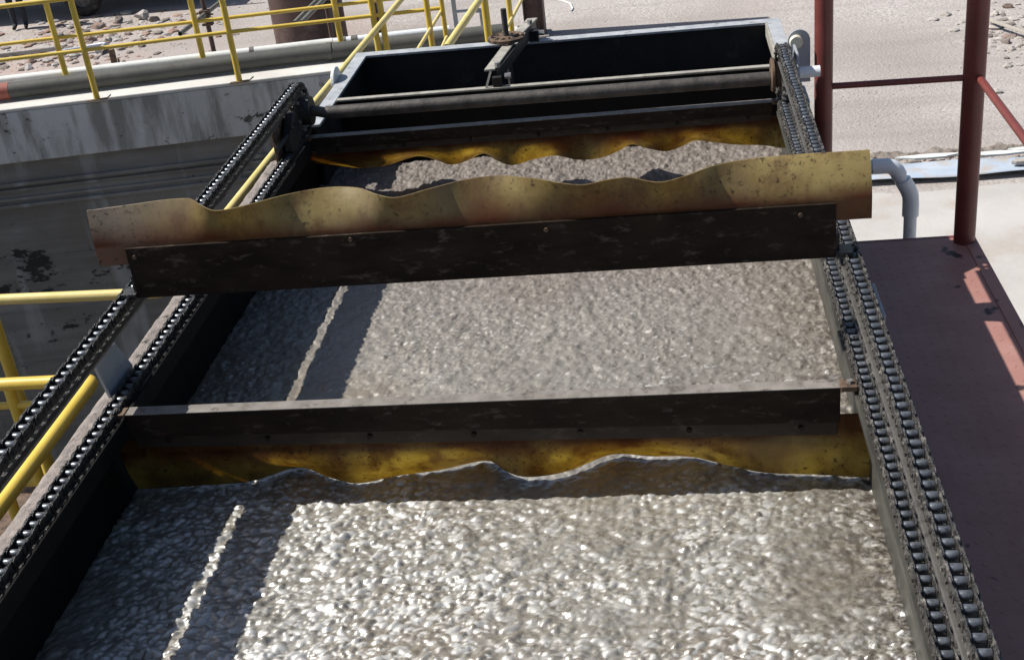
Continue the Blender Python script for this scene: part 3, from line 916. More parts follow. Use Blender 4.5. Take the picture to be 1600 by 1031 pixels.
def chain_meshes(mat):
    out = []
    for off in (0.0165, 0.0215):
        me = MB()
        p = PITCH
        for sx in (-1, 1):
            xa = sx * off; xb = sx * (off + 0.0048)
            poly = []
            for cy, a0 in ((p, -90), (0, 90)):
                for k in range(5):
                    a = math.radians(a0 + 45 * k)
                    poly.append((cy + 0.0185 * math.cos(a), 0.0178 * math.sin(a)))
            # waist
            poly.insert(5, (p / 2, 0.0140)); poly.append((p / 2, -0.0140))
            me.prism(poly, 'x', min(xa, xb), max(xa, xb))
        if off > 0.02:
            for y in (0, p):
                me.tube([(-0.0315, y, 0), (-0.0264, y, 0)], 0.0062, 8)
                me.tube([(0.0264, y, 0), (0.0315, y, 0)], 0.0062, 8)
        plates = me.mesh("chain_link", mat)
        plates.materials.append(MAT["roller_steel"])
        # roller at the link's tail
        rb = MB(); rb.tube([(-0.0162, 0, 0), (-0.0148, 0, 0), (0.0148, 0, 0), (0.0162, 0, 0)], [0.0098, 0.0112, 0.0112, 0.0098], 12)
        if off < 0.02:
            rb.tube([(-0.0162, p, 0), (-0.0148, p, 0), (0.0148, p, 0), (0.0162, p, 0)], [0.0098, 0.0112, 0.0112, 0.0098], 12)
        rm = rb.mesh("r", "roller_steel")
        bm = bmesh.new(); bm.from_mesh(plates)
        n0 = len(bm.faces)
        bm.from_mesh(rm)
        bm.faces.ensure_lookup_table()
        for i, f in enumerate(bm.faces):
            if i >= n0:
                f.material_index = 1
                f.smooth = len(f.verts) == 4
        bm.to_mesh(plates); bm.free()
        bpy.data.meshes.remove(rm)
        out.append(plates)
    return out

def build_chain(x, label, mat):
    root = thing("roller_chain", label, "chain", (x, SY0, ZL), "skimmer drive chains")
    ms = chain_meshes(mat)
    r = random.Random(int(x * 100) + 500)
    for k in range(NL):
        y0, z0 = chain_pt(k * PITCH); y1, z1 = chain_pt((k + 1) * PITCH)
        o = bpy.data.objects.new("chain_link", ms[k % 2])
        col.objects.link(o)
        o.parent = root
        o.location = (r.uniform(-0.0008, 0.0008), y0 - SY0, z0 - ZL + r.uniform(-0.0006, 0.0006))
        o.rotation_euler = (math.atan2(z1 - z0, y1 - y0), r.uniform(-0.02, 0.02), r.uniform(-0.012, 0.012))
    return root
build_chain(LCX, "black greasy roller chain loop beside the yellow handrail", "grease")
build_chain(RCX, "dusty roller chain loop beside the red platform", "grease_dusty")

# ------------------------------------------------------------------ drive shaft with sprockets
sh = thing("drive_shaft", "dark steel drive shaft carrying sprockets across the far end of the tank", "shaft", (0, SY1, SZ))
MB().tube([(-1.17, SY1, SZ), (-1.10, SY1, SZ - 0.018), (-1.098, SY1, SZ - 0.018), (1.19, SY1, SZ - 0.018)], [0.028, 0.028, 0.034, 0.034], 22).build("shaft_tube", "shaft_steel", sh, smooth=True)
def sprocket(x, mat):
    nt_ = 19
    poly = []
    for k in range(nt_):
        a = 2 * math.pi * k / nt_
        for da, rr in ((-0.5, 0.122), (-0.30, 0.124), (-0.12, 0.145), (0.12, 0.145), (0.30, 0.124)):
            t = a + da * 2 * math.pi / nt_
            poly.append((SY1 + rr * math.cos(t), SZ + rr * math.sin(t)))
    s = MB().prism(poly, 'x', x - 0.012, x + 0.012).build("sprocket", mat, sh, bevel=0.002)
    return s
sp1 = sprocket(LCX, "grease"); sp2 = sprocket(RCX, "grease_dusty")
MB().tube([(-1.226, SY1, SZ), (-1.171, SY1, SZ)], 0.075, 20).build("hub", "grease", sh, smooth=True)
for k in range(6):
    a = 2 * math.pi * k / 6 + 0.3
    bolt(sh, (-1.227, SY1 + 0.095 * math.cos(a), SZ + 0.095 * math.sin(a)), 0.011, (1, 0, 0), 0.014)
MB().tube([(1.185, SY1, SZ), (1.189, SY1, SZ), (1.200, SY1, SZ), (1.204, SY1, SZ)], [0.078, 0.084, 0.084, 0.08], 24).build("collar", "rust_steel", sh, smooth=True)
MB().tube([(1.2045, SY1, SZ), (1.229, SY1, SZ)], 0.062, 20).build("hub", "rust_steel", sh, smooth=True)
MB().tube([(-1.40, SY1, SZ), (-1.254, SY1, SZ)], 0.03, 14).build("shaft_end", "shaft_steel", sh, smooth=True)
MB().tube([(1.256, SY1, SZ), (1.425, SY1, SZ)], 0.028, 18).build("shaft_end", "pvc_grey", sh, smooth=True)["label"] = "pale grey sleeved shaft end"

# bearing between the chain runs on the handrail side
br = thing("take_up_bearing", "grease-clotted bearing block between the chain runs beside the handrail", "bearing", (-1.26, 6.0, 3.1))
MB().prism([(5.98, 3.20), (6.10, 3.29), (6.16, 3.27), (6.17, 3.14), (6.05, 3.10), (5.98, 3.12)], 'x', -1.262, -1.216).build("housing", "grease", br, bevel=0.006)
MB().tube([(-1.24, 5.80, 3.20), (-1.24, 6.0, 3.205)], 0.014, 10).build("tension_rod", "grease", br, smooth=True)
for k in range(5):
    me = rock_mesh("grease_clot", "grease_dusty", 40 + k, 0.8)
    o = bpy.data.objects.new("grease_clot", me); col.objects.link(o); o.parent = br
    o.location = Vector((random.uniform(-1.235, -1.205), random.uniform(5.97, 6.15), random.uniform(3.18, 3.28))) - br.location
    s = random.uniform(0.014, 0.026); o.scale = (s, s, s)
MB().box(-1.29, -1.275, 5.9, 6.22, 3.08, 3.258).build("side_plate", "rust_steel", br, bevel=0.003)

# bearing bracket on the platform side
bb = thing("bearing_bracket", "pale grey bearing bracket with round lug and cream cap outside the far chain", "bracket", (1.34, 6.4, 3.05))
lugp = [(1.295, 3.10), (1.40, 3.10)] + [(1.345 + 0.072 * math.cos(a), 3.36 + 0.075 * math.sin(a)) for a in [math.pi * (k / 12) for k in range(13)]]
MB().prism([(1.285, 3.13)] + [(1.397, 3.13)] + [(1.341 + 0.056 * math.cos(math.pi * k / 12), 3.345 + 0.058 * math.sin(math.pi * k / 12)) for k in range(13)], 'y', 6.45, 6.462).build("lug_plate", "grey_paint", bb, bevel=0.002)
MB().tube([(1.326, 6.449, 3.345), (1.326, 6.425, 3.345), (1.326, 6.42, 3.345)], [0.034, 0.034, 0.030], 20).build("round_cap", "cream_cap", bb, smooth=True)
MB().prism([(6.05, 3.10), (6.10, 3.16), (6.24, 3.345), (6.40, 3.345), (6.43, 3.24), (6.40, 3.06), (6.15, 3.02)], 'x', 1.306, 1.318).build("side_plate", "grey_paint", bb, bevel=0.002)
MB().box(1.3185, 1.352, 6.02, 6.12, 3.09, 3.10).build("foot_plate", "grey_paint", bb, bevel=0.002)
for k in range(4):
    me = rock_mesh("grease_clot", "grease_dusty", 60 + k, 0.8)
    o = bpy.data.objects.new("grease_clot", me); col.objects.link(o); o.parent = bb
    o.location = Vector((1.318, random.uniform(6.1, 6.26), random.uniform(3.11, 3.2))) - bb.location
    s = random.uniform(0.010, 0.02); o.scale = (s * 0.6, s, s)

# ------------------------------------------------------------------ gate lifter with handwheel over the hopper
gl = thing("gate_lifter", "steel gate lifter with holed handwheel spanning the dark hopper", "valve", (-0.25, 7.3, 3.1))
MB().prism([(-0.335, 6.90), (-0.275, 6.90), (-0.215, 7.40), (-0.275, 7.40)], 'z', 3.186, 3.198).build("cross_plate", "bare_bar", gl, bevel=0.002)
MB().prism([(-0.262, 7.52), (-0.20, 7.52), (-0.115, 7.95), (-0.18, 7.95)], 'z', 3.186, 3.198).build("cross_plate", "bare_bar", gl, bevel=0.002)
MB().prism([(-0.27, 6.90), (-0.262, 6.90), (-0.125, 7.92), (-0.133, 7.92)], 'z', 3.12, 3.1855).build("web_plate", "black_paint", gl)
MB().box(-0.29, -0.24, 6.858, 6.89, 3.105, 3.16).build("foot_angle", "black_paint", gl, bevel=0.002)
MB().obox((-0.33, 6.865, 3.105), (-0.30, 6.90, 3.185), 0.012, 0.012, (0, 1, 0)).build("stay", "bare_bar", gl)
MB().box(-0.165, -0.10, 7.74, 7.80, 3.104, 3.17).build("foot_angle", "black_paint", gl, bevel=0.002)
for p in ((-0.262, 6.93, 3.198), (-0.225, 6.91, 3.15), (-0.15, 7.80, 3.198), (-0.10, 7.76, 3.15)):
    MB().tube([p, (p[0] + (0.0 if p[2] > 3.19 else 0.035), p[1], p[2] + (0.026 if p[2] > 3.19 else 0))], 0.017, 6).build("bolt", "bolt_steel", gl)
# handwheel: hub, rim with real holes, spindle
hw_c = Vector((-0.262, 7.46, 3.215))
rim = MB()
SEG = 36
prof = [(0.092, -0.014), (0.112, -0.008), (0.112, 0.010), (0.094, 0.016), (0.084, 0.008), (0.084, -0.008)]
vs = []
for k in range(SEG):
    a = 2 * math.pi * k / SEG
    for r_, z_ in prof:
        vs.append((hw_c.x + r_ * math.cos(a), hw_c.y + r_ * math.sin(a), hw_c.z + z_))
np_ = len(prof)
fs = []
for k in range(SEG):
    for j in range(np_):
        fs.append((k * np_ + j, k * np_ + (j + 1) % np_, ((k + 1) % SEG) * np_ + (j + 1) % np_, ((k + 1) % SEG) * np_ + j))
rim.add(vs, fs).build("wheel_rim", "rust_steel", gl, smooth=True)
for k in range(9):
    a = 2 * math.pi * k / 9
    c, s = math.cos(a), math.sin(a)
    MB().obox((hw_c.x + 0.03 * c, hw_c.y + 0.03 * s, hw_c.z + 0.006), (hw_c.x + 0.09 * c, hw_c.y + 0.09 * s, hw_c.z + 0.002), 0.022, 0.014).build("wheel_spoke", "rust_steel", gl, bevel=0.003)
MB().tube([hw_c - Vector((0, 0, 0.08)), hw_c + Vector((0, 0, 0.012)), hw_c + Vector((0, 0, 0.016))], [0.045, 0.045, 0.04], 18).build("wheel_hub", "rust_steel", gl, smooth=True)
MB().tube([hw_c - Vector((0, 0, 0.9)), hw_c + Vector((0, 0, 0.175))], 0.0175, 14).build("spindle", "shaft_steel", gl, smooth=True)

# ================================================================== RED PLATFORM AND RAILING
pf = thing("walkway_platform", "dark red steel plate walkway along the right side of the tank", "platform", (1.8, 4, 2.2))
MB().box(1.36, 2.196, -1.5, 6.46, 2.185, 2.20).build("deck_plate", "red_plate", pf)
MB().box(2.197, 2.262, -1.5, 6.46, 2.12, 2.206).build("edge_angle", "red_plate", pf, bevel=0.003)
MB().box(1.36, 2.196, 6.461, 6.50, 2.10, 2.198).build("end_angle", "red_paint", pf, bevel=0.003)
for y in (0.0, 3.2, 6.3):
    MB().box(2.10, 2.19, y - 0.04, y + 0.04, 0.05, 2.184).build("support_leg", "red_paint", pf, bevel=0.003)
# raised tread marks of the chequer plate, joined: past counting
tread = MB()
pitch_t = 0.062
r5 = random.Random(5)
for i in range(14):
    for j in range(100):
        x = 1.39 + i * pitch_t; y = 0.3 + j * pitch_t
        if y > 6.4:
            continue
        a = 0.785 if (i + j) % 2 else -0.785
        c, s = math.cos(a), math.sin(a)
        L, w = 0.017, 0.004
        P = [(-L, 0), (0, -w), (L, 0), (0, w)]
        q = [(x + c * u - s * v, y + s * u + c * v) for u, v in P]
        tread.add([(q[0][0], q[0][1], 2.2005), (q[1][0], q[1][1], 2.2005), (q[2][0], q[2][1], 2.2005), (q[3][0], q[3][1], 2.2005), (x, y, 2.2018)],
                  [(0, 1, 4), (1, 2, 4), (2, 3, 4), (3, 0, 4)])
to = tread.build("tread_marks", "red_plate", pf); to["kind"] = "stuff"

rl = thing("platform_railing", "red steel railing with two round posts at the end of the platform", "railing", (1.8, 6.4, 2.2))
MB().tube([(1.462, 6.44, 2.0), (1.462, 6.44, 5.6)], 0.046, 22).build("post", "red_paint", rl, smooth=True)
MB().tube([(2.196, 6.41, 2.0), (2.196, 6.41, 5.6)], 0.055, 22).build("post", "red_paint", rl, smooth=True)
MB().tube([(1.508, 6.44, 3.10), (2.142, 6.415, 3.10)], 0.0165, 14).build("rail", "red_paint", rl, smooth=True)
MB().tube([(2.215, 6.358, 3.105), (2.196, 1.4, 3.10)], 0.020, 14).build("rail", "red_paint", rl, smooth=True)
MB().tube([(2.196, 1.4, 2.0), (2.196, 1.4, 5.6)], 0.055, 22).build("post", "red_paint", rl, smooth=True)

# ================================================================== PVC OUTLET PIPE
pv = thing("outlet_pipe", "pale grey plastic outlet pipe bending down to the ground behind the platform", "pipe", (2.02, 7.0, 0.05))
Rp = 0.037
MB().tube([(1.36, 7.0, 2.425), (1.80, 7.0, 2.425)], Rp, 20).build("pipe_run", "pvc_grey", pv, smooth=True)
MB().tube([(1.80, 7.0, 2.425), (1.885, 7.0, 2.425), (1.915, 7.0, 2.415), (1.94, 7.0, 2.39), (1.955, 7.0, 2.36)], Rp + 0.008, 20).build("elbow", "pvc_grey", pv, smooth=True)
MB().tube([(1.950, 7.0, 2.37), (1.985, 7.0, 2.30)], Rp + 0.001, 20).build("pipe_run", "pvc_grey", pv, smooth=True)
MB().tube([(1.975, 7.0, 2.33), (2.005, 7.0, 2.275), (2.02, 7.0, 2.235), (2.024, 7.0, 2.19), (2.024, 7.0, 2.11)], Rp + 0.010, 20).build("elbow", "pvc_grey", pv, smooth=True)
MB().tube([(2.024, 7.0, 2.115), (2.024, 7.0, 0.03)], Rp, 20).build("pipe_run", "pvc_grey", pv, smooth=True)

# ================================================================== YELLOW HANDRAILS
PR = 0.0235
def rail_run(root, pts, r=PR, name="rail", mat="yellow_paint"):
    MB().tube(pts, r, 16).build(name, mat, root, smooth=True)

def bend(a, c, b, r=0.07, n=6):
    """points a -> rounded corner at c -> b"""
    a, c, b = Vector(a), Vector(c), Vector(b)
    p = c + (a - c).normalized() * r; q = c + (b - c).normalized() * r
    out = [a]
    for k in range(n + 1):
        t = k / n
        out.append((1 - t) ** 2 * p + 2 * t * (1 - t) * c + t * t * q)
    return out + [b]

# near section: along the tank, turning away at the opening
h1 = thing("handrail", "bright yellow pipe handrail in the lower left corner, turning away at the opening", "handrail", (-1.54, 2.5, 1.95), "yellow pipe handrails")
rail_run(h1, bend((-1.535, 0.6, 2.95), (-1.54, 4.02, 2.955), (-2.9, 4.02, 2.955), 0.05), 0.0255)
rail_run(h1, bend((-1.55, 0.6, 2.50), (-1.555, 4.02, 2.50), (-2.9, 4.02, 2.50), 0.05), 0.018)
rail_run(h1, [(-1.62, 4.02, 2.86), (-2.9, 4.02, 2.86)], 0.015)
for x, y in ((-1.545, 1.2), (-1.545, 2.55), (-1.545, 3.55), (-1.895, 4.02), (-2.05, 4.02), (-2.8, 4.02)):
    MB().tube([(x, y, 1.95), (x, y, 2.94)], 0.0225, 14).build("post", "yellow_paint", h1, smooth=True)
# far section: from the opening along the tank to the basin walkway
h2 = thing("handrail", "long faded yellow handrail passing the sprocket towards the concrete basin", "handrail", (-1.52, 8, 1.7), "yellow pipe handrails")
rail_run(h2, bend((-2.9, 4.80, 2.96), (-1.54, 4.80, 2.935), (-1.525, 7.45, 2.885), 0.05), 0.024, mat="yellow_faded")
rail_run(h2, [(-1.525, 7.45, 2.885), (-1.50, 10.3, 2.80), (-1.485, 12.35, 2.74)], 0.024, mat="yellow_faded")
rail_run(h2, [(-1.53, 4.80, 2.45), (-1.53, 9.0, 2.30), (-1.527, 11.15, 2.215), (-1.512, 12.47, 2.21)], 0.017, mat="yellow_faded")
for x, y, zt in ((-1.535, 5.4, 2.92), (-1.525, 8.2, 2.86), (-1.528, 11.80, 2.75), (-2.36, 4.80, 2.95), (-2.8, 4.80, 2.95)):
    MB().tube([(x, y, 1.7), (x, y, zt)], 0.028, 14).build("post", "yellow_paint", h2, smooth=True)
MB().tube([(-1.49, 12.40, 1.7), (-1.49, 12.40, 2.74)], 0.024, 14).build("post", "yellow_paint", h2, smooth=True)
# front handrail of the basin wall
h3 = thing("handrail", "yellow handrail on the front edge of the concrete wall", "handrail", wp(-2, -0.02, 1.7), "yellow pipe handrails")
FR = [(-12.0, 11.12), (-5.80, 12.0), (-5.10, 12.095), (-3.66, 12.325), (-1.53, 12.55)]
rail_run(h3, [(x, y, 2.215) for x, y in FR], 0.020)
rail_run(h3, [(x, y, 2.735) for x, y in FR], 0.024)
for x, y in ((-8.0, 11.69), (-6.5, 11.90), (-5.098, 12.10), (-3.659, 12.33), (-2.21, 12.49), (-2.125, 12.50)):
    MB().tube([(x, y, 1.70), (x, y, 2.72)], 0.031, 14).build("post", "yellow_paint", h3, smooth=True)
    MB().obox((x - 0.09, y - 0.03, 1.704), (x + 0.10, y - 0.015, 1.712), 0.05, 0.008).build("base_plate", "rust_steel", h3)
    MB().tube([(x + 0.06, y - 0.02, 1.704), (x + 0.11, y - 0.02, 1.712), (x + 0.16, y - 0.01, 1.745)], 0.007, 6).build("anchor_wire", "rust_steel", h3)
# rear handrail of the basin wall
h4 = thing("handrail", "yellow handrail on the rear edge of the concrete wall behind the pipes", "handrail", wp(-2, -0.7, 1.7), "yellow pipe handrails")
RR_ = [(-12.0, 11.90), (-6.27, 12.66), (-5.67, 12.735), (-2.22, 13.155), (-1.2, 13.27)]
rail_run(h4, [(x, y, 2.21) for x, y in RR_], 0.020)
rail_run(h4, [(x, y, 2.735) for x, y in RR_], 0.024)
for x, y in ((-8.4, 12.37), (-5.674, 12.731), (-4.20, 12.90), (-2.738, 13.09)):
    MB().tube([(x, y, 1.70), (x, y, 2.72)], 0.031, 14).build("post", "yellow_paint", h4, smooth=True)
# handrail on the other side of the access walkway, leading to the ladder
h5 = thing("handrail", "yellow handrail slanting up behind the handwheel at the top of the ladder", "handrail", (-0.85, 10.5, 1.7), "yellow pipe handrails")
rail_run(h5, [(-0.875, 8.85, 2.81), (-0.80, 10.26, 2.80), (-0.72, 11.6, 2.80)], 0.029, mat="yellow_faded")
rail_run(h5, [(-0.80, 11.2, 2.21), (-0.769, 11.72, 2.21), (-0.728, 12.63, 2.21), (-0.70, 13.1, 2.21)], 0.017, mat="yellow_faded")
rail_run(h5, [(-1.315, 10.7, 2.20), (-1.318, 11.453, 2.21)], 0.014, mat="yellow_faded")
for x, y, r in ((-0.912, 11.30, 0.034), (-0.775, 11.95, 0.026)):
    MB().tube([(x, y, 1.7), (x, y, 2.82)], r, 14).build("post", "yellow_paint", h5, smooth=True)
# access walkway behind the tank
aw = thing("access_walkway", "rusty steel walkway deck between the tank end and the concrete wall", "walkway", (-1.15, 10.3, 1.68))
MB().box(-1.60, -0.66, 7.9, 12.42, 1.672, 1.69).build("deck_plate", "rust_steel", aw)
for x in (-1.58, -0.70):
    MB().box(x, x + 0.05, 7.9, 12.42, 1.58, 1.671).build("side_beam", "rust_steel", aw)
    for y in (8.3, 10.6):
        MB().box(x, x + 0.05, y, y + 0.06, 0.05, 1.579).build("leg", "rust_steel", aw)
# walkway that the near handrails guard
nw = thing("side_walkway", "grey steel walkway deck below the near yellow handrails", "walkway", (-1.9, 3, 1.94))
MB().box(-2.35, -1.40, 0.4, 3.3, 1.93, 1.948).build("deck_plate", "rust_steel", nw)
MB().box(-6.5, -1.40, 4.0, 4.82, 1.93, 1.948).build("deck_plate", "rust_steel", nw)
for x, y in ((-2.2, 1.0), (-2.2, 3.0), (-2.6, 4.4), (-5.5, 4.4)):
    MB().box(x, x + 0.08, y, y + 0.08, -3.4, 1.929).build("leg", "rust_steel", nw)

# ladder
ld = thing("ladder", "short aluminium ladder against the wall behind the yellow handrails", "ladder", (-1.38, 13.34, 0))
for x in (-1.53, -1.245):
    zt = 2.55 if x < -1.4 else 1.99
    MB().box(x - 0.024, x + 0.024, 13.33, 13.355, 0.0, zt).build("stile", "aluminium", ld, bevel=0.003)
for k in range(8):
    z = 1.975 - 0.262 * k
    MB().tube([(-1.505, 13.342, z), (-1.27, 13.342, z)], 0.016, 10).build("rung", "aluminium", ld, smooth=True)
    MB().box(-1.30, -1.2705, 13.326, 13.358, z - 0.03, z + 0.03).build("rung_bracket", "aluminium", ld, bevel=0.002)

# ================================================================== THINGS IN THE YARD
# scaffold pole frame behind the wall
def scaffold(label, x, y, zpole, dirx, length, ztop, twin):
    t = thing("scaffold_frame", label, "scaffold", (x, y, 0), "scaffold poles behind the wall")
    MB().tube([(x, y, 0), (x, y, ztop)], 0.030, 12).build("upright", "brown_steel", t, smooth=True)
    for k in range(2 if twin else 1):
        ox = 0.085 * k
        MB().ring_tube((x - 0.04 + ox, y - length * 0.55, zpole - 0.01), (x + 0.05 + ox + dirx + 0.01, y + length * 0.6, zpole + 0.02), 0.027, 0.021).build("ledger", "scaffold_steel", t, smooth=True)
    MB().box(x - 0.065, x + 0.05, y - 0.05, y + 0.04, zpole - 0.05, zpole + 0.05).build("clamp", "rust_steel", t, bevel=0.008)
    MB().tube([(x - 0.10, y - 0.02, zpole + 0.02), (x + 0.10, y - 0.02, zpole - 0.01)], 0.011, 8).build("clamp_bolt", "rust_steel", t)
    MB().box(x - 0.06, x + 0.07, y - 0.045, y + 0.035, zpole - 0.14, zpole - 0.11).build("clamp", "rust_steel", t, bevel=0.004)
    return t
scaffold("scaffold upright with one slanting open pole, left of the brown drum", -4.86, 15.05, 1.80, 0.0, 1.55, 2.6, False)
scaffold("scaffold upright with two slanting poles beside the brown drum", -3.50, 15.6, 1.80, 0.0, 2.5, 2.6, True)

# brown drum tank
dr = thing("drum_tank", "brown steel cylindrical drum standing in the yard", "drum", (-5.05, 19.85, 0))
MB().tube([(-5.05, 19.85, 0.0), (-5.05, 19.85, 2.4)], 0.50, 40).build("shell", "brown_steel", dr, smooth=True)
MB().tube([(-5.05, 19.85, 0.0), (-5.05, 19.85, 0.05)], 0.53, 40).build("base_ring", "brown_steel", dr, smooth=True)
MB().tube([(-5.05, 19.85, 2.40), (-5.05, 19.85, 2.45)], 0.52, 40).build("top_ring", "brown_steel", dr, smooth=True)
def h_column(label, x, y, w, h, mat):
    t = thing("steel_column", label, "column", (x, y, 0))
    MB().box(x - w / 2, x - w / 2 + 0.02, y - w / 2, y + w / 2, 0.03, h).build("flange", mat, t, bevel=0.002)
    MB().box(x + w / 2 - 0.02, x + w / 2, y - w / 2, y + w / 2, 0.03, h).build("flange", mat, t, bevel=0.002)
    MB().box(x - w / 2 + 0.0205, x + w / 2 - 0.0205, y - 0.008, y + 0.008, 0.03, h).build("web", mat, t)
    MB().box(x - w * 0.7, x + w * 0.7, y - w * 0.7, y + w * 0.7, 0.004, 0.029).build("base_plate", "pale_stone", t, bevel=0.003)
    return t
h_column("wide dark brown steel H column behind the handwheel", -1.34, 19.6, 0.31, 4.0, "brown_steel")
t = thing("steel_post", "slim brown steel post right of the brown drum", "post", (-4.35, 19.4, 0))
MB().box(-4.35, -4.26, 19.3, 19.4, 0, 3.0).build("shaft", "brown_steel", t, bevel=0.004)
MB().box(-4.43, -4.18, 19.22, 19.48, 0.004, 0.03).build("base_plate", "rust_steel", t)
t = thing("steel_post", "slim dark steel post seen between two yellow posts", "post", (-3.5, 20.4, 0))
MB().box(-4.02, -3.94, 20.3, 20.38, 0, 3.0).build("shaft", "brown_steel", t, bevel=0.004)
MB().box(-4.10, -3.86, 20.22, 20.46, 0.004, 0.03).build("base_plate", "rust_steel", t)
t = thing("steel_stub", "short dark steel stub sticking out of the dirt behind the pipes", "stub", (-8.3, 19.75, 0))
MB().box(-8.345, -8.265, 19.72, 19.80, 0, 0.30).build("stub_bar", "rust_steel", t, bevel=0.006)
MB().box(-8.36, -8.19, 19.68, 19.82, 0.004, 0.035).build("stub_foot", "rust_steel", t, bevel=0.006)
MB().obox((-8.22, 19.75, 0.05), (-8.20, 19.70, 0.16), 0.03, 0.02).build("stub_hook", "rust_steel", t)

# truck
tr = thing("flatbed_truck", "dark flatbed truck parked at the top left, mostly out of view", "truck", (-10.4, 24.3, 0))
def wheel(x, y):
    r, w = 0.37, 0.24
    prof = [(0.20, -w / 2), (0.31, -w / 2), (0.355, -w / 2 + 0.03), (r, -w / 2 + 0.06), (r, w / 2 - 0.06), (0.355, w / 2 - 0.03), (0.31, w / 2), (0.20, w / 2)]
    S = 28
    mb = MB(); vs = []; fs = []
    for k in range(S):
        a = 2 * math.pi * k / S
        for rr, yy in prof:
            vs.append((x + rr * math.cos(a), y + yy, r + rr * math.sin(a)))
    n_ = len(prof)
    for k in range(S):
        for j in range(n_):
            fs.append((k * n_ + j, k * n_ + (j + 1) % n_, ((k + 1) % S) * n_ + (j + 1) % n_, ((k + 1) % S) * n_ + j))
    mb.add(vs, fs)
    wo = MB(); wo.v, wo.f = mb.v, mb.f
    o = wo.build("wheel", "tyre", tr, smooth=True)
    rimo = MB().tube([(x, y - 0.06, r), (x, y + 0.06, r)], 0.20, 24).tube([(x, y - 0.09, r), (x, y - 0.06, r)], 0.085, 16)
    rm = rimo.build("rim", "rim_steel", tr)
    rm.parent = o; rm.location = (0, 0, 0)
    for k in range(6):
        a = 2 * math.pi * k / 6
        nb = MB().tube([(x + 0.13 * math.cos(a), y - 0.085, r + 0.13 * math.sin(a)), (x + 0.13 * math.cos(a), y - 0.06, r + 0.13 * math.sin(a))], 0.018, 6).build("wheel_nut", "rim_steel", tr)
        nb.parent = o; nb.location = (0, 0, 0)
    return o
for x in (-10.42, -13.9):
    for y in (23.75, 25.45):
        wheel(x, y)
MB().box(-15.2, -8.2, 24.1, 25.1, 0.52, 0.72).build("chassis", "truck_paint", tr, bevel=0.01)
MB().box(-13.0, -8.0, 23.55, 25.65, 0.86, 1.0).build("bed", "truck_paint", tr, bevel=0.01)
MB().box(-13.0, -8.0, 23.55, 23.60, 1.005, 1.45).build("side_board", "truck_paint", tr, bevel=0.01)
MB().box(-13.0, -8.0, 25.60, 25.65, 1.005, 1.45).build("side_board", "truck_paint", tr, bevel=0.01)
MB().prism([(-15.6, 0.55), (-13.1, 0.55), (-13.1, 2.3), (-14.9, 2.3), (-15.5, 1.4)], 'y', 23.6, 25.6).build("cab", "truck_paint", tr, bevel=0.03)
MB().box(-9.6, -8.05, 23.7, 25.5, 0.42, 0.855).build("tail_box", "truck_paint", tr, bevel=0.01)
for x in (-10.42, -13.9):
    MB().tube([(x, 23.87, 0.37), (x, 25.33, 0.37)], 0.06, 12).build("axle", "truck_paint", tr, smooth=True)

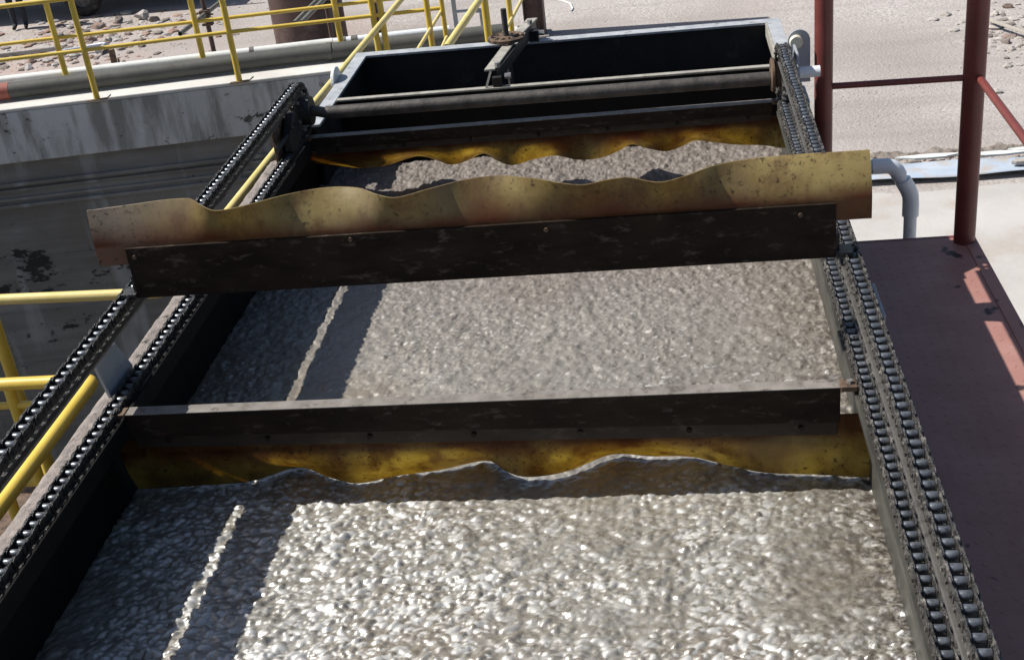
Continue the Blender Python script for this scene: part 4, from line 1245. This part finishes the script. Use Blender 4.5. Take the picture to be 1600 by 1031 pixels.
# person standing by the truck: one skinned body
def person(x, y, rz):
    root = thing("person", "person in dark trousers standing beside the truck at the top left", "person", (x, y, 0))
    J = {  # joint: (x, y, z), radius
        'pel': ((0, 0, 0.93), 0.135), 'wai': ((0, 0, 1.08), 0.125), 'che': ((0, 0, 1.30), 0.145), 'nec': ((0, 0, 1.47), 0.06), 'nek2': ((0, -0.01, 1.54), 0.055),
        'hea': ((0, -0.02, 1.63), 0.095), 'hat': ((0, -0.015, 1.70), 0.085)}
    E = [('pel', 'wai'), ('wai', 'che'), ('che', 'nec'), ('nec', 'nek2'), ('nek2', 'hea'), ('hea', 'hat')]
    for s, n_ in ((-1, 'l'), (1, 'r')):
        J[n_ + 'hip'] = ((0.09 * s, 0, 0.88), 0.095); J[n_ + 'kne'] = ((0.095 * s, -0.01, 0.49), 0.066)
        J[n_ + 'cal'] = ((0.098 * s, 0.01, 0.33), 0.062); J[n_ + 'ank'] = ((0.10 * s, 0.01, 0.09), 0.046)
        J[n_ + 'toe'] = ((0.115 * s, -0.15, 0.04), 0.036)
        J[n_ + 'sho'] = ((0.18 * s, 0, 1.40), 0.06); J[n_ + 'elb'] = ((0.25 * s, 0.02, 1.13), 0.045); J[n_ + 'wri'] = ((0.26 * s, -0.06, 0.90), 0.03)
        J[n_ + 'pal'] = ((0.26 * s, -0.08, 0.83), 0.032)
        E += [('pel', n_ + 'hip'), (n_ + 'hip', n_ + 'kne'), (n_ + 'kne', n_ + 'cal'), (n_ + 'cal', n_ + 'ank'), (n_ + 'ank', n_ + 'toe'),
              ('che', n_ + 'sho'), (n_ + 'sho', n_ + 'elb'), (n_ + 'elb', n_ + 'wri'), (n_ + 'wri', n_ + 'pal')]
        for q in range(5):
            if q < 4:
                a = (0.26 * s, -0.105 + 0.017 * q, 0.775); b = (0.257 * s, -0.11 + 0.016 * q, 0.735 + 0.006 * abs(q - 1))
            else:
                a = (0.245 * s, -0.125, 0.82); b = (0.24 * s, -0.14, 0.785)
            J[f'{n_}f{q}a'] = (a, 0.009); J[f'{n_}f{q}b'] = (b, 0.008)
            E += [(n_ + 'pal', f'{n_}f{q}a'), (f'{n_}f{q}a', f'{n_}f{q}b')]
    names = list(J)
    me = bpy.data.meshes.new("body")
    me.from_pydata([J[k][0] for k in names], [(names.index(a), names.index(b)) for a, b in E], [])
    o = bpy.data.objects.new("body", me); col.objects.link(o)
    o.parent = root; o.rotation_euler = (0, 0, rz)
    md = o.modifiers.new("skin", 'SKIN')
    for k, sv in zip(names, me.skin_vertices[0].data):
        sv.radius = (J[k][1], J[k][1])
        sv.use_root = (k == 'pel')
    md2 = o.modifiers.new("sub", 'SUBSURF'); md2.levels = 1; md2.render_levels = 2
    m, nt, b = new_mat("clothed_body")
    tc_ = N(nt, "ShaderNodeTexCoord"); sp = N(nt, "ShaderNodeSeparateXYZ")
    nt.links.new(tc_.outputs["Object"], sp.inputs[0])
    mr_ = N(nt, "ShaderNodeMapRange"); mr_.inputs[1].default_value = 0; mr_.inputs[2].default_value = 1.8
    nt.links.new(sp.outputs["Z"], mr_.inputs[0])
    r_ = N(nt, "ShaderNodeValToRGB"); r_.color_ramp.interpolation = 'CONSTANT'
    e = r_.color_ramp.elements
    e[0].position = 0.0; e[0].color = (0.02, 0.018, 0.016, 1)
    e[1].position = 0.045; e[1].color = (0.028, 0.031, 0.040, 1)
    for p_, c_ in ((0.56, (0.42, 0.44, 0.44)), (0.825, (0.28, 0.16, 0.11)), (0.94, (0.015, 0.013, 0.012))):
        q = e.new(p_); q.color = (*c_, 1)
    nt.links.new(mr_.outputs[0], r_.inputs[0]); nt.links.new(r_.outputs[0], b.inputs["Base Color"])
    b.inputs["Roughness"].default_value = 0.9
    me.materials.append(m)
    hc = rock_mesh("hair", "hair_black", 3, 0.8)
    h = bpy.data.objects.new("hair", hc); col.objects.link(h); h.parent = root
    h.location = (0, 0.01, 1.735); h.scale = (0.092, 0.10, 0.075)
    return root
person(-11.48, 23.12, 0.25)

# rubble: larger chunks as things, the rest as one mass
rocks = [rock_mesh("concrete_chunk", m_, s_, q_) for s_, q_, m_ in ((1, 0.7, "rubble_stone"), (2, 0.6, "pale_stone"), (3, 0.8, "rubble_stone"), (4, 0.55, "pale_stone"), (5, 0.65, "rubble_stone"))]
def chunk(x, y, s, k, label, group):
    o = bpy.data.objects.new("concrete_chunk", rocks[k % 5])
    col.objects.link(o)
    o.location = (x, y, s * 0.16)
    o.rotation_euler = (random.uniform(-0.3, 0.3), random.uniform(-0.3, 0.3), random.uniform(0, 6.28))
    o.scale = (s, s * random.uniform(0.75, 1.1), s * random.uniform(0.7, 1.0))
    tag(o, label, "rubble", group)
for k, (x, y, s) in enumerate(((-9.45, 22.9, 0.24), (-9.0, 23.05, 0.30), (-9.75, 22.6, 0.2), (-9.30, 22.35, 0.17), (-10.0, 22.3, 0.18), (-9.5, 21.7, 0.2), (-9.1, 21.55, 0.16),
                               (-8.7, 22.8, 0.18), (-10.4, 21.3, 0.2), (-10.9, 20.7, 0.15), (-8.9, 21.9, 0.13), (-9.9, 23.0, 0.14), (-10.3, 22.9, 0.15))):
    lab = {0: "angular grey concrete chunk at the back of the rubble heap", 1: "largest pale concrete chunk in the rubble heap beside the truck",
           8: "lone grey concrete chunk lying apart, nearest the kerb stone"}.get(k, "rough grey concrete chunk in the rubble heap beside the truck")
    chunk(x, y, s * 0.75, k, lab, "chunks in the rubble heap")
for k, (x, y, s) in enumerate(((5.12, 17.2, 0.16), (5.35, 17.0, 0.2), (4.98, 17.55, 0.13), (5.6, 17.3, 0.2), (5.3, 18.6, 0.14), (5.55, 18.9, 0.16), (5.75, 18.3, 0.2), (5.55, 16.4, 0.14), (5.4, 16.1, 0.10))):
    chunk(x, y, s * 0.6, k + 2, "pale broken stone in the rubble at the top right corner", "stones by the open trench")

def scatter(name, label, count, fn, smin, smax, mats, seed):
    r = random.Random(seed)
    v, f, mi = [], [], []
    base = []
    bm = bmesh.new(); bmesh.ops.create_icosphere(bm, subdivisions=1, radius=1)
    bv = [tuple(q.co) for q in bm.verts]; bf = [tuple(q.index for q in fa.verts) for fa in bm.faces]; bm.free()
    for k in range(count):
        x, y = fn(r)
        s = smin * (smax / smin) ** (r.random() ** 2.2)
        sx, sy, sz = s * r.uniform(0.6, 1.4), s * r.uniform(0.6, 1.3), s * r.uniform(0.2, 0.55)
        a = r.uniform(0, 6.28); c, sn = math.cos(a), math.sin(a)
        o0 = len(v)
        jit = [r.uniform(0.7, 1.2) for _ in bv]
        for (px, py, pz), j in zip(bv, jit):
            X, Y, Z = px * sx * j, py * sy * j, pz * sz * j
            v.append((x + c * X - sn * Y, y + sn * X + c * Y, sz * 0.15 + Z))
        f += [tuple(i + o0 for i in q) for q in bf]
        mi += [r.randrange(len(mats))] * len(bf)
    me = bpy.data.meshes.new(name)
    me.from_pydata(v, [], f)
    for m_ in mats:
        me.materials.append(MAT[m_])
    me.polygons.foreach_set("material_index", mi)
    o = bpy.data.objects.new(name, me); col.objects.link(o)
    o["label"] = label; o["category"] = "rubble" if "rubble" in name else "gravel"; o["kind"] = "stuff"
    return o
scatter("rubble", "small broken rubble strewn across the dirt by the truck", 900,
        lambda r: (min(max(r.gauss(-9.6, 1.1), -13), -6.6), min(max(r.gauss(21.6, 1.3), 17.5), 23.6)), 0.02, 0.13, ["rubble_stone", "gravel_stone", "red_earth", "mud"], 3)
scatter("rubble", "small broken rubble around the open trench at the top right", 500,
        lambda r: (r.gauss(5.6, 0.45), r.gauss(17.4, 0.9)), 0.02, 0.12, ["rubble_stone", "pale_stone", "pale_stone"], 4)
scatter("gravel", "loose gravel scattered over the pale yard dirt", 9000,
        lambda r: ((r.uniform(-7, 8), r.uniform(13.5, 24)) if r.random() < 0.35 else (min(max(r.gauss(3.0, 0.9), 0.9), 6.5), min(max(r.gauss(15.2, 0.9), 13.4), 19))),
        0.004, 0.017, ["gravel_stone", "gravel_stone", "gravel_stone"], 5)
scatter("rubble", "broken bits along the edge of the trench beside the platform", 420,
        lambda r: (r.uniform(1.9, 6.5), 13.24 + r.gauss(0, 0.10)), 0.015, 0.085, ["rubble_stone", "pale_stone", "mud"], 6)
scatter("rubble", "pale fragments lying along the blue sheeting", 110,
        lambda r: (r.uniform(1.9, 6.5), 12.98 + r.gauss(0, 0.06)), 0.02, 0.075, ["pale_stone", "pvc_white"], 8)

# trench edge and blue sheeting
ex = np.linspace(1.6, 7.6, 260); en = np.linspace(0, 1, 9)
EX, EN = np.meshgrid(ex, en)
r1 = smooth_noise(260, 9, 9, 71); r2 = smooth_noise(260, 9, 3, 72); r3 = smooth_noise(260, 9, 1.6, 73)
EY = 13.28 + 0.15 * EN + r1 * 0.14 + r2 * 0.05
EZ = 0.040 * np.sin(np.pi * np.clip(EN, 0, 1)) ** 0.6 * (1 + 0.9 * r1 + 0.8 * r2) + r3 * 0.018
EZ[0, :] = -0.01; EZ[-1, :] = -0.01
tag(grid_object("trench_edge", EX, EY, EZ, "mud", smooth=False), "rough broken earth edge running along the trench", "kerb")
bs = MB(); nX = 40
vs = []
for k in range(nX + 1):
    x = 2.1 + 5.2 * k / nX
    for j in range(6):
        y = 12.56 + 0.40 * j / 5 + 0.015 * math.sin(3 * x + j)
        vs.append((x, y, 0.055 + 0.012 * math.sin(4.1 * x + 1.7 * j) * math.sin(1.3 * x) + (0.012 if j in (0, 5) else 0)))
fs = [(k * 6 + j, (k + 1) * 6 + j, (k + 1) * 6 + j + 1, k * 6 + j + 1) for k in range(nX) for j in range(5)]
bs.add(vs, fs)
o = bs.build("trench_cover", "blue_sheet", None, smooth=True)
md = o.modifiers.new("solid", 'SOLIDIFY'); md.thickness = 0.006
tag(o, "pale blue sheeting laid along the trench behind the red post", "sheet")
for k, (x, y, a) in enumerate(((3.35, 13.08, 0.1), (4.05, 13.04, -0.2), (4.45, 13.1, 0.3))):
    mb = MB().prism([(x + 0.30 * math.cos(t + a) * (1 + 0.25 * math.sin(3 * t + k)), y + 0.055 * math.sin(t + a)) for t in [6.283 * q / 11 for q in range(11)]], 'z', 0.075, 0.10)
    tag(mb.build("plaster_fragment", "pvc_white", None, bevel=0.004), "flat white plaster fragment lying beside the blue sheeting", "fragment", "white fragments by the trench")
mb = MB().prism([(4.20 + 0.095 * math.cos(t) * (1 + 0.2 * math.sin(2 * t)), 12.74 + 0.05 * math.sin(t)) for t in [6.283 * q / 9 for q in range(9)]], 'z', 0.08, 0.12)
tag(mb.build("stone_slab", "pale_stone", None, bevel=0.006), "pale flat stone lying on the blue sheeting right of the red post", "stone")

# open trench and plank at the top right
tp = MB().box(5.55, 8.0, 17.62, 18.0, 0.005, 0.012).build("trench_mud", "mud"); struct(tp)
tp = MB().box(5.35, 8.0, 16.82, 17.06, 0.005, 0.012).build("trench_mud", "mud"); struct(tp)
mb = MB().obox((5.02, 18.15, 0.10), (5.55, 16.75, 0.12), 0.05, 0.03)
tag(mb.build("plank", "plank_wood", None, bevel=0.004), "thin pale plank lying across the open trench", "plank")
mb = MB().box(5.52, 7.5, 17.12, 17.5, 0.02, 0.09)
tag(mb.build("concrete_slab", "slab_concrete", None, bevel=0.015), "pale concrete slab bridging the open trench", "slab")

# bent pipe in the rubble
mb = MB().tube([(-10.15, 20.55, 0.07), (-9.55, 20.75, 0.10), (-8.95, 20.92, 0.12), (-8.88, 20.88, 0.12), (-8.95, 20.6, 0.06)], 0.035, 12)
tag(mb.build("bent_pipe", "aluminium", None, smooth=True), "bent pale metal pipe lying in the rubble", "pipe")
mb = MB().obox((-12.5, 20.75, 0.06), (-9.9, 21.15, 0.06), 0.10, 0.08)
tag(mb.build("concrete_kerb", "pale_stone", None, bevel=0.02), "long pale kerb stone edging the rubble", "kerb")
# white cable end in the dirt
pts = [(-1.25, 21.75, 0.012), (-1.05, 21.6, 0.012), (-0.90, 21.35, 0.012), (-0.84, 21.0, 0.012), (-0.86, 20.85, 0.012)]
tag(MB().tube(pts, 0.013, 8).build("cable", "cable_white", None, smooth=True), "white cable end lying on the dirt beyond the tank", "cable")
mb = MB().prism([(0.95 + 0.16 * math.cos(t) * (1 + 0.3 * math.sin(3 * t)), 17.35 + 0.10 * math.sin(t)) for t in [6.283 * q / 9 for q in range(9)]], 'z', 0.004, 0.07)
tag(mb.build("flat_stone", "rubble_stone", None, bevel=0.015), "flat tan stone on the dirt just beyond the tank corner", "stone")
